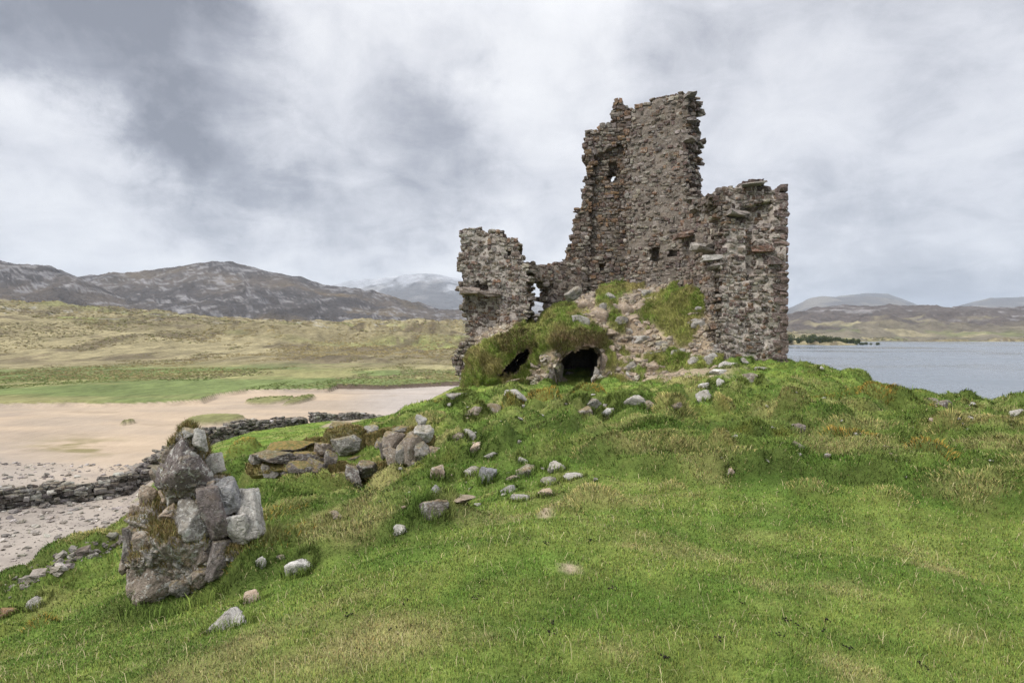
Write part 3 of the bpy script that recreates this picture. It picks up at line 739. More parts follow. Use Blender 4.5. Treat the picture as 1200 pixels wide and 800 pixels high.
# right-hand corner wall with dressed quoins
cor, frR, uvR = cpart('corner_wall', xy(838, 28.25), xy(924, 27.85), 2.4,
  [(828,426),(830,410),(838,398),(842,360),(842,300),(846,262),(843,244),(832,236),(831,222),(846,219),(856,218),(868,212),(880,210),(892,213),(899,221),(910,224),(914,230),(923,232),(923,428),(828,428)],
  recess=[([(868,240),(905,236),(905,262),(880,268),(868,262)],.35),([(874,262),(884,262),(886,320),(876,330)],.28),([(852,250),(866,246),(868,256),(854,258)],.35)],
  mortar=(.45,.405,.37), row=(.1,.28), wid=(.16,.5), seed=14, proud=.03, quoin_right=True, light=1.0, moss=.2, lichf=lambda q: .95 - .6 * q)
# left stair turret
tur, frL, uvL = cpart('turret_wall', xy(536, 33.6), xy(628, 33.2), 1.4,
  [(556,410),(546,400),(543,372),(540,348),(537,340),(540,322),(538,312),(536,304),(541,296),(538,284),(537,274),(542,267),(553,265),(566,265),(571,271),(580,270),(590,276),(599,280),(605,283),(610,292),(609,298),(613,306),(618,311),(620,313),(620,400)],
  recess=[([(544,343),(582,345),(584,362),(584,402),(544,402)],.4),([(558,331),(572,331),(572,342),(558,342)],.5),([(593.5,293),(599,293),(599,300),(593.5,300)],.5)],
  mortar=(.40,.365,.335), row=(.11,.28), wid=(.16,.5), seed=15, proud=.03, light=1.08, moss=.3, lichf=lambda q: .8)
ft, frF, uvF = cpart('turret_footing', xy(528, 33.4), xy(570, 33.0), 1.0,
  [(536,454),(538,440),(532,432),(531,424),(535,418),(531,412),(537,405),(546,398),(556,402),(566,408),(562,440),(556,454)],
  mortar=(.31,.285,.26), row=(.12,.3), wid=(.2,.5), seed=16, proud=.09, moss=.4, lichf=lambda q: .8)
lnk, frK, uvK = cpart('linking_wall', xy(612, 34.6), xy(692, 36.0), 1.0,
  [(614,390),(614,312),(628,309),(640,308),(655,307),(668,307),(690,300),(690,380),(614,392)],
  holes=[[(625,376),(625,338),(629,332),(637,332),(643,340),(643,376)]],
  recess=[([(628,334),(650,334),(646,356),(638,360),(628,360)],.3)],
  mortar=(.315,.27,.235), row=(.12,.28), wid=(.18,.5), seed=17, proud=.03, light=1.05, moss=.25, lichf=lambda q: .5)
# big slabs sticking out of the broken edges, lintel over the turret recess
def slab_stones(name, parent, items, seed, mat=M_wall, moss=.3):
    r = np.random.default_rng(seed)
    for (px, py, Y, w, h, d, tilt, col) in items:
        S = Stones(seed + int(px))
        c = at(px, py, Y); k = Y / F
        R = np.array(Matrix.Rotation(tilt, 3, 'Y') @ Matrix.Rotation(r.normal(0, .15), 3, 'Z'))
        S.add(c, (w * k, d, h * k), R, np.array(col) * r.uniform(.85, 1.15), moss, .5)
        v, f, c, mo, li = S.arrays(.16)
        _made.append(link(name, build_mesh(name, v, [f], {'Col': c, 'moss': mo * .2, 'lich': li}, False), mat, parent))
sl = slab_stones('projecting_slab', None, [(808,113,32.6,13,4,1.0,-.1,(.17,.15,.13)),(811,142,32.4,11,4,.8,.05,(.14,.12,.11)),(808,164,32.4,12,5,.8,.1,(.16,.14,.12)),(815,234,31.6,18,4,1.0,.05,(.18,.165,.14))], 21)
cap = slab_stones('capstone', None, [(881,217,28.1,26,4,.8,-.08,(.2,.18,.155)),(893,292,27.95,22,7,.5,.02,(.17,.10,.075)),(908,306,27.95,22,10,.5,0,(.12,.09,.08)),(834,302,28.5,24,7,.7,-.1,(.3,.28,.25)),(838,312,28.45,18,6,.7,-.2,(.2,.17,.15)),(800,276,31.2,24,7,.7,-.25,(.17,.11,.085)),(822,290,29.6,24,9,.8,.1,(.28,.25,.22)),(862,250,28.2,24,7,.8,.05,(.22,.19,.17))], 22)
lin = slab_stones('lintel', None, [(551,341,33.3,22,7,.7,.0,(.2,.16,.135)),(574,344,33.3,26,6,.7,.03,(.17,.135,.11))], 23)

# ------------------------------------------------------------------ turf-covered rubble against the walls, with two vault mouths
COLS = [(544,[(460,32.0),(456,32.2),(452,32.6),(449,33.2),(447,34)]),
 (551,[(458,31.5),(450,31.7),(440,32),(430,32.4),(420,33.9)]),
 (562,[(456,30.9),(440,30.8),(418,31.0),(402,31.9),(394,33.9)]),
 (585,[(452,30.2),(432,30.2),(405,30.6),(390,31.9),(380,33.9)]),
 (605,[(452,29.9),(428,29.9),(400,30.2),(386,31.7),(378,34.2)]),
 (630,[(455,29.7),(425,29.7),(400,30.1),(393,31.7),(386,34.9)]),
 (650,[(458,29.4),(425,29.25),(398,29.35),(376,31.2),(360,35.4)]),
 (675,[(459,29.2),(425,29.05),(398,29.15),(376,31.0),(352,35.8)]),
 (697,[(459,29.1),(425,29.1),(400,29.4),(368,31.6),(341,35.6)]),
 (715,[(457,28.9),(425,29.6),(395,30.6),(357,32.4),(333,35.3)]),
 (740,[(455,28.5),(430,29.4),(400,30.5),(360,32.2),(331,34.8)]),
 (770,[(452,28.1),(430,29.1),(400,30.2),(360,31.7),(331,34.0)]),
 (800,[(447,27.8),(425,28.8),(390,29.9),(347,31.2),(328,33.2)]),
 (825,[(440,27.4),(415,28.3),(380,29.4),(344,30.6),(330,31.8)]),
 (848,[(434,27.3),(424,27.8),(412,28.3),(400,28.8),(390,29.5)])]
NV = 110
prof = []
for px, pl_ in COLS:
    P3 = np.array([at(px, py, Y) for py, Y in pl_]); s = np.r_[0, np.cumsum(np.linalg.norm(np.diff(P3, axis=0), axis=1))]
    q = np.linspace(0, s[-1], NV)
    prof.append(np.stack([np.interp(q, s, P3[:, k]) for k in range(3)], 1))
prof = np.array(prof); cpx = np.array([c[0] for c in COLS], float)
hpx = np.arange(544, 848.1, 1.3); NU = len(hpx)
HP = np.zeros((NU, NV, 3))
for j in range(NV):
    for k in range(3): HP[:, j, k] = np.interp(hpx, cpx, prof[:, j, k])
for _ in range(4):
    HP[1:-1] = HP[1:-1] * .5 + .25 * (HP[:-2] + HP[2:]); HP[:, 1:-1] = HP[:, 1:-1] * .5 + .25 * (HP[:, :-2] + HP[:, 2:])
du = np.gradient(HP, axis=0); dv = np.gradient(HP, axis=1); nn = np.cross(du, dv); nn /= np.linalg.norm(nn, axis=2)[..., None] + 1e-9
if nn[..., 1].mean() > 0: nn = -nn
disp = .2 * fbm(HP[..., 0] * 1.0, HP[..., 2] * 1.2, HP[..., 1], 401, 4) + .07 * fbm(HP[..., 0] * 3.5, HP[..., 2] * 4, HP[..., 1] * 3, 405, 3)
HP = HP + nn * disp[..., None]
SX = HP[..., 0] / HP[..., 1] * F + 600; SY = HY - (HP[..., 2] - EYE) / HP[..., 1] * F
V1 = [(664,458),(656,445),(655,431),(661,421),(672,413),(684,409),(695,410),(702,419),(701,432),(696,443),(690,452),(687,460)]
V2 = [(588,438),(597,426),(606,416),(616,410),(622,412),(619,420),(611,431),(600,440)]
wx = SX + 3.5 * fbm(HP[..., 0] * 4, HP[..., 2] * 4, None, 411, 3); wy = SY + 3.5 * fbm(HP[..., 0] * 4 + 9, HP[..., 2] * 4, None, 413, 3)
hole = (in_poly(wx, wy, V1) | in_poly(wx, wy, V2)) & (HP[..., 1] < 31.2)
turf_m = np.zeros((NU, NV))
for poly in [[(538,460),(540,420),(552,412),(562,408),(590,395),(610,380),(630,364),(650,354),(668,354),(682,368),(690,384),(712,388),(712,400),(704,408),(690,402),(675,401),(655,402),(644,412),(628,430),(620,448),(590,452)],
             [(697,350),(702,338),(720,330),(745,329),(760,333),(740,346),(718,354),(712,362),(700,358)],
             [(748,368),(762,356),(776,345),(790,332),(812,328),(826,340),(826,362),(818,385),(812,400),(800,410),(788,396),(770,386),(756,378)],
             [(706,372),(722,366),(736,378),(734,392),(720,392)],[(705,402),(716,400),(722,420),(720,440),(704,436)],[(752,420),(770,410),(800,412),(812,420),(790,436),(764,434)],[(795,425),(850,420),(850,440),(800,440)],[(690,440),(740,446),(740,460),(690,460)]]:
    turf_m = np.maximum(turf_m, in_poly(SX + 5 * fbm(HP[..., 0] * 2, HP[..., 2] * 2, None, 421, 3), SY + 5 * fbm(HP[..., 0] * 2 + 5, HP[..., 2] * 2, None, 423, 3), poly) * 1.0)
for _ in range(2):
    turf_m[1:-1] = turf_m[1:-1] * .5 + .25 * (turf_m[:-2] + turf_m[2:]); turf_m[:, 1:-1] = turf_m[:, 1:-1] * .5 + .25 * (turf_m[:, :-2] + turf_m[:, 2:])
HP = HP + nn * (turf_m * (.16 + .3 * fbm(HP[..., 0] * 2.2, HP[..., 1] * 2.2, HP[..., 2] * 2.2, 431, 3)))[..., None]
turf_m = np.maximum(turf_m, .9 * sstep(.16, .34, fbm(HP[..., 0] * 1.5 + 8, HP[..., 2] * 2.2, HP[..., 1] * 1.5, 447, 3)) * (HP[..., 1] < 33))
e1, e2 = C3(.345, .275, .19), C3(.245, .19, .13)
hc = mixc(np.broadcast_to(e1, HP.shape), e2, sstep(-.3, .3, fbm(HP[..., 0] * 1.5, HP[..., 2] * 2, HP[..., 1], 441, 4)))
hg = mixc(np.broadcast_to(C3(.12, .17, .03), HP.shape), C3(.21, .215, .06), sstep(-.2, .4, fbm(HP[..., 0] * 1.2, HP[..., 2] * 1.4, HP[..., 1], 443, 4)))
hg = mixc(hg, C3(.21, .16, .07), sstep(.15, .5, fbm(HP[..., 0] * .9 + 4, HP[..., 2] * 1.2, HP[..., 1], 445, 4) + .35 * (SX < 600) * (SY > 400)) * .7)
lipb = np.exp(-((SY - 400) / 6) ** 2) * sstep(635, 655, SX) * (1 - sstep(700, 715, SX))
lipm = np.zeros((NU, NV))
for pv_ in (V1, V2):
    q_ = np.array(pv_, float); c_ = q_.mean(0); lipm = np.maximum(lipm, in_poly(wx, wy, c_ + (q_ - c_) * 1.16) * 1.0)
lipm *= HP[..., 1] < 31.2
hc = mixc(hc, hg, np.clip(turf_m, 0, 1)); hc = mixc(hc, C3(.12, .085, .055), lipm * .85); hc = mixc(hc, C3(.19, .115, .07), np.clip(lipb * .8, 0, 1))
hf = grid_faces(NU, NV); hv = hole.ravel(); hf = hf[hv[hf].sum(1) < 2]
HV = HP.reshape(-1, 3)
slope = link('rubble_slope', build_mesh('rubble_slope', HV, [hf[:, ::-1]], {'Col': hc.reshape(-1, 3)}), M_earth)
tag(slope, 'bank of earth, turf and fallen stone against the castle walls', kind='structure')

def vault(name, poly, Y0, Y1, seed):
    """Barrel of dark rough stone behind a vault mouth."""
    P = np.array([at(px, py, Y0) for px, py in poly]); c = P.mean(0)
    n = len(P); t_ = np.linspace(0, n, n * 6, endpoint=False); i = t_.astype(int); fr_ = (t_ - i)[:, None]
    ring = P[i] * (1 - fr_) + P[(i + 1) % n] * fr_
    ring = c + (ring - c) * 1.18
    m_ = 26; rows = []
    for k, y in enumerate(np.linspace(0, Y1 - Y0, m_)):
        q = c + (ring - c) * (1.0 if k < m_ - 1 else .02) + np.array([0, y, 0])
        rows.append(q + .1 * np.stack([fbm(ring[:, 0] * 3 + y, ring[:, 2] * 3, np.full(len(ring), y * 3), seed + s, 3) for s in range(3)], 1))
    V = np.concatenate(rows); R = len(ring); a = np.arange((m_ - 1) * R); r_ = a // R; cc = a % R; nx = (cc + 1) % R
    Fq = np.stack([r_ * R + cc, r_ * R + nx, (r_ + 1) * R + nx, (r_ + 1) * R + cc], 1)
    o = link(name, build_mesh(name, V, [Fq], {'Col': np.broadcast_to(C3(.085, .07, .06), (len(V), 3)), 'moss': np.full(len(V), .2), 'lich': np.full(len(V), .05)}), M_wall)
    _made.append(o)
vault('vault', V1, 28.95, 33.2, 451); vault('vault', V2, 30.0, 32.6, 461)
# rough jamb masonry beside the vault mouths
for o in _made:
    o.parent = castle; o.matrix_parent_inverse = Matrix.Translation((-5, -31, -6))

# ------------------------------------------------------------------ ray placement on the built ground
def bvh(V, Fq): return BVHTree.FromPolygons([tuple(v) for v in V], [tuple(int(i) for i in f) for f in Fq])
BV_M = bvh(MV, MFc[::1]); BV_H = bvh(HV, hf)
def drop(px, py):
    """World point where the line of sight through (px, py) meets the mound, the rubble or the beach."""
    a, b_ = ray(px, py); d = Vector((a, 1, b_)).normalized(); o = Vector((0, 0, EYE)); best = None
    for T in (BV_M, BV_H):
        h = T.ray_cast(o, d)
        if h[0] is not None and (best is None or h[3] < best[1]): best = (h[0], h[3])
    Yv = np.exp(np.linspace(math.log(10), math.log(200), 800)); zz = land_z(a * Yv, Yv); k = np.nonzero(EYE + b_ * Yv <= zz)[0]
    if len(k):
        p = Vector((a * Yv[k[0]], Yv[k[0]], EYE + b_ * Yv[k[0]])); dist = (p - o).length
        if best is None or dist < best[1]: best = (p, dist)
    return np.array(best[0]) if best else at(px, py, 20.0)

# ------------------------------------------------------------------ boulders
_ico = {}
def ico(n):
    if n not in _ico:
        bm = bmesh.new(); bmesh.ops.create_icosphere(bm, subdivisions=n, radius=1)
        bm.verts.ensure_lookup_table()
        _ico[n] = (np.array([v.co[:] for v in bm.verts]), np.array([[v.index for v in f.verts] for f in bm.faces])); bm.free()
    return _ico[n]
def rock_geo(seed, size, n=4, planes=13, p=16, rough=.07, strata=0.0, shape=None, tilt=(0, 0, 0)):
    r = np.random.default_rng(seed); D, Fc = ico(n)
    N = r.normal(size=(planes, 3)); N /= np.linalg.norm(N, axis=1)[:, None]
    if shape is not None: N = np.concatenate([np.array(shape, float), N[:max(4, planes // 3)]]); N /= np.linalg.norm(N, axis=1)[:, None]
    dist = r.uniform(.62, 1.0, len(N))
    s = np.maximum(D @ N.T, 0) / dist
    rad = ((s ** p).sum(1) + 1e-9) ** (-1 / p); rad = np.clip(rad, .3, 1.5)
    V = D * rad[:, None]
    o = r.uniform(-50, 50, 3)
    nz = fbm(V[:, 0] * 2.2 + o[0], V[:, 1] * 2.2 + o[1], V[:, 2] * 2.2 + o[2], seed % 97, 5, gain=.55)
    nf = 1 - 2 * np.abs(fbm(V[:, 0] * 4 + o[0], V[:, 1] * 4 + o[1], V[:, 2] * 4, seed % 89, 4))
    n3 = np.abs(fbm(V[:, 0] * 9 + o[1], V[:, 1] * 9, V[:, 2] * 9 + o[0], seed % 71, 3))
    V = V * (1 + 1.5 * rough * nz + rough * .7 * nf - rough * .7 * n3)[:, None]
    if strata: V = V + D * (strata * np.round(2 * np.sin(V[:, 2] * 9 + V[:, 0] * 2 + 2 * nz)) * .5)[:, None]
    lo, hi = V.min(0), V.max(0); V = (V - (lo + hi) / 2) / ((hi - lo) / 2)
    V = V * np.array(size) * .5
    R = np.array(Matrix.Rotation(tilt[2], 3, 'Z') @ Matrix.Rotation(tilt[1], 3, 'Y') @ Matrix.Rotation(tilt[0], 3, 'X'))
    return V @ R.T, Fc
ROCKC = {'grey': (.215, .198, .175), 'dark': (.14, .12, .108), 'purple': (.165, .138, .128), 'pale': (.33, .31, .28), 'white': (.43, .41, .375), 'brown': (.25, .205, .165), 'tan': (.34, .265, .20), 'rust': (.22, .13, .07), 'moss': (.15, .13, .05), 'blue': (.215, .212, .212), 'turf': (.20, .165, .06)}
def rock_mesh(name, geos):
    Vs = []; Fs = []; Cs = []; Ms = []; Ls = []; o = 0
    for V, Fc, col, mo, li in geos:
        Vs.append(V); Fs.append(Fc + o); o += len(V); Cs.append(np.broadcast_to(np.array(col, float), V.shape)); Ms.append(np.full(len(V), mo)); Ls.append(np.full(len(V), li))
    return build_mesh(name, np.concatenate(Vs), [np.concatenate(Fs)], {'Col': np.concatenate(Cs), 'moss': np.concatenate(Ms), 'lich': np.concatenate(Ls)})
_rs = [1000]; RING = []
def rock(px, py, w, h, c, label, group=None, cat='rock', name='rock', mo=.25, li=.6, flat=False, n=None, tilt=None):
    """A stone whose foot stands at (px, py) and that looks w x h pixels large from the path."""
    _rs[0] += 1; p = drop(px, py); k = p[1] / F; r = np.random.default_rng(_rs[0])
    W_, H_ = w * k, h * k; n = n or (4 if w > 12 else 3)
    d = W_ * r.uniform(.6, .9)
    V, Fc = rock_geo(_rs[0], (W_, d, H_ * 1.35), n, 10, 40, .09, 0, None, (0, r.normal(0, .12) if tilt is None else tilt, r.uniform(-.25, .25)))
    V[:, 2] += H_ * .675 - H_ * .6; RING.append((p[0], p[1] + d * .35, W_ * .5, d * .5, H_))
    me = rock_mesh(name, [(V, Fc, np.array(ROCKC[c]) * r.uniform(.88, 1.12), mo, li)])
    o = link(name, me, M_rock, None, (p[0], p[1] + d * .35, p[2]))
    return tag(o, label, cat, group)

# ---- the masonry stub in the left foreground
TUFT = []
base = drop(228, 700); SY0 = base[1] + .1
def stub_part(parent, origin, name, items, Yc, seed0):
    for i, it in enumerate(items):
        (px, py, w, h, tilt, c, dy, nm) = it[:8]; mo = it[8] if len(it) > 8 else .25; li = it[9] if len(it) > 9 else .5; shp = it[10] if len(it) > 10 else None
        Y = Yc + dy; k = Y / F; cpos = at(px, py, Y)
        r = np.random.default_rng(seed0 + i)
        V, Fc = rock_geo(seed0 + i * 7, (w * k * 1.1, max(w, h) * k * r.uniform(.55, .7), h * k * 1.1), 5, 15, 40, .085, .0, shp, (r.normal(0, .08), tilt, r.normal(0, .1)))
        me = rock_mesh(nm, [(V, Fc, np.array(ROCKC[c]) * r.uniform(.9, 1.1), mo, li)])
        o = link(nm, me, M_rock, parent, Vector(cpos) - Vector(origin))
stub = empty('masonry_stub', base)
tag(stub, 'tall broken lump of old masonry bound with moss, standing in the left foreground grass', 'ruin')
geos = []
for i, (px, py, w, h, dy) in enumerate([(222,522,44,50,.16),(216,560,74,76,.2),(236,592,96,84,.26),(214,622,112,96,.24),(218,672,110,84,.2),(262,632,66,86,.24),(193,655,74,90,.12),(270,662,56,60,.1),(225,645,90,80,.08)]):
    k = (SY0 + dy) / F; V, Fc = rock_geo(600 + i, (w * k, min(w, 90) * k * .9, h * k), 6, 16, 11, .17, 0, None, (0, random.gauss(0, .15), 0)); V = V + (at(px, py, SY0 + dy) - base)
    geos.append((V, Fc, C3(.24, .205, .17), .6, 1.0)); TUFT.append((V + base, Fc, .9))
link('rubble_core', rock_mesh('rubble_core', geos), M_rock, stub)
tri = [(0,-1,.15),(.85,-.2,.5),(-.8,-.3,.55),(.2,-.1,-1),(0,1,0),(.5,-.4,.75)]
slabp = [(0,-1,.1),(0,1,0),(1,0,.1),(-1,0,-.1),(.1,0,1),(0,0,-1)]
stub_part(stub, base, 'stone', [
 (214,548,58,62,.28,'purple',-.06,'stone',.25,.9,tri),(234,516,16,28,-.3,'pale',-.02,'stone',.2,.8),(218,508,26,14,.1,'pale',.0,'stone',.6,.6),(254,542,18,22,-.3,'pale',.12,'stone',.2,.7,slabp),
 (219,614,48,54,.08,'grey',-.13,'stone',.15,.8),(252,598,27,62,-.3,'purple',-.02,'stone',.15,.3,slabp),(266,580,27,42,-.25,'blue',.03,'stone',.1,.5,slabp),
 (291,601,27,54,-.25,'pale',.06,'stone',.1,.9,slabp),(282,618,30,36,-.3,'pale',-.02,'stone',.1,.6,slabp),(255,654,24,44,-.1,'dark',-.13,'stone',.3,.4,slabp),
 (214,650,28,27,0,'tan',-.14,'stone',.3,.2),(172,640,30,32,.1,'brown',-.1,'stone',.15,.5),(175,582,22,24,.2,'tan',.15,'stone',.3,.5),(166,608,26,32,.1,'brown',.1,'stone',.2,.5),
 (157,640,15,44,-.05,'dark',.1,'stone',.2,.4,slabp),(177,680,46,52,-.1,'brown',-.1,'stone',.1,.9),(162,694,24,36,-.2,'brown',.0,'stone',.2,.8),(199,576,28,24,0,'tan',.08,'stone',.4,.4),(226,581,32,22,.1,'brown',.05,'stone',.5,.5),
 (232,676,28,24,0,'brown',-.15,'stone',.5,.4),(200,600,20,24,.2,'tan',-.04,'stone',.4,.4),(196,632,18,30,.2,'brown',-.08,'stone',.4,.4),(208,690,26,22,.2,'grey',-.12,'stone',.5,.5),(243,570,18,30,-.3,'purple',.05,'stone',.3,.4),
 (235,655,20,26,.1,'brown',-.13,'stone',.4,.4),(192,700,26,20,-.2,'tan',-.03,'stone',.3,.5),(150,660,14,24,0,'brown',.12,'stone',.2,.6),(187,555,20,22,.3,'brown',.18,'stone',.4,.5),(158,680,18,28,0,'brown',.05,'stone',.2,.8)], SY0 + .055, 640)

# smaller stones bedded all over the stub, found by looking at its core from the path
cV = np.concatenate([g[0] for g in geos]); off = np.cumsum([0] + [len(g[0]) for g in geos[:-1]]); cF = np.concatenate([g[1] + o_ for g, o_ in zip(geos, off)])
BV_S = bvh(cV + base, cF); rs_ = np.random.default_rng(88); n_ = 0
while n_ < 66:
    a, b_ = ray(rs_.uniform(150, 305), rs_.uniform(505, 705)); h_ = BV_S.ray_cast(Vector((0, 0, EYE)), Vector((a, 1, b_)).normalized())
    if h_[0] is None: continue
    n_ += 1; sz = rs_.uniform(.05, .17)
    V, Fc = rock_geo(5000 + n_, (sz, sz * .8, sz * rs_.uniform(.5, .9)), 4, 10, 40, .08, 0, None, (0, rs_.normal(0, .4), rs_.uniform(0, 3)))
    link('stone', rock_mesh('stone', [(V, Fc, np.array(ROCKC[['brown', 'grey', 'tan', 'dark', 'pale', 'brown', 'grey'][n_ % 7]]) * rs_.uniform(.85, 1.2), .35, .7)]), M_rock, stub, Vector(h_[0]) - Vector(base) + Vector((0, .02, 0)))

# ---- mossy outcrops behind it
def outcrop(px, py, label, core, stones, seed):
    p = drop(px, py); e = empty('rock_outcrop', p); tag(e, label, 'rocks')
    geos = []
    for i, (cx, cy, w, h, dy, c) in enumerate(core):
        Y = p[1] + .36 + dy; k = Y / F; V, Fc = rock_geo(seed + i, (w * k, w * k * .7, h * k), 5, 14, 9, .12); geos.append((V + (at(cx, cy, Y) - p), Fc, ROCKC[c], 1.0, .2)); TUFT.append((V + at(cx, cy, Y), Fc, 1.3))
    link('mossy_core', rock_mesh('mossy_core', geos), M_rock, e)
    stub_part(e, p, 'boulder', [(s[0], s[1], s[2], s[3], s[4], s[5], s[6], 'boulder', (s[7] if len(s) > 7 else .35) + .35, s[8] if len(s) > 8 else .5) for s in stones], p[1] + .3, seed + 40)
outcrop(340,557,'low dark slabby outcrop with brown moss, leftmost of the outcrops on the slope',[(335,545,90,36,.2,'turf'),(360,535,60,40,.5,'moss')],
 [(322,536,48,15,.05,'dark',0,.2),(345,550,44,24,.05,'dark',-.05,.5),(366,548,30,22,.1,'dark',0,.4),(300,538,16,14,0,'grey',.1,.2),(380,526,26,16,.1,'brown',.3,.5),(318,551,22,16,0,'grey',0,.3),(340,524,50,12,-.05,'dark',.3,.9),(360,536,40,14,.1,'dark',.15,.5),(388,537,14,20,0,'dark',.1,.4)], 2000)
outcrop(412,540,'rounded moss-topped outcrop with a grey face, behind the other outcrops',[(412,520,64,48,.3,'moss'),(440,522,46,40,.3,'turf'),(395,520,36,36,.5,'turf')],
 [(404,523,34,26,.05,'grey',-.1,.1,.6),(402,502,32,13,.05,'grey',.3,.4),(434,503,18,11,.2,'pale',.3,.3),(446,528,18,30,.1,'dark',0,.4),(390,534,14,10,.3,'white',0,.0),(420,536,26,10,.1,'brown',-.1,.6)], 2100)
outcrop(412,572,'small outcrop under straw-coloured turf with two rounded dark boulders, in front of the others',[(404,556,60,36,.3,'turf'),(440,556,46,26,.5,'turf')],
 [(413,560,23,32,-.2,'dark',-.1,.1,.6),(428,550,24,20,.1,'dark',0,.2,.6),(396,562,22,20,.1,'dark',-.05,.4,.6),(384,566,16,12,0,'brown',0,.6)], 2200)
outcrop(482,548,'angular pale-topped outcrop of fractured boulders, rightmost of the outcrops on the slope',[(480,525,60,50,.4,'turf'),(470,515,40,30,.5,'moss')],
 [(462,518,26,26,-.2,'brown',.1,.2),(480,526,28,40,.15,'brown',-.05,.1),(496,508,24,22,-.4,'white',.0,.05,.9),(493,493,13,14,.2,'white',.1,.1,.8),(494,532,20,28,-.3,'grey',-.1,.1),(510,534,18,24,-.3,'brown',-.05,.1),(460,535,22,22,.2,'brown',-.02,.2),(484,545,12,11,0,'dark',-.2,.2),(470,505,20,12,-.2,'grey',.3,.5),(473,530,18,26,.3,'grey',-.08,.1),(450,526,14,24,0,'dark',.2,.3)], 2300)

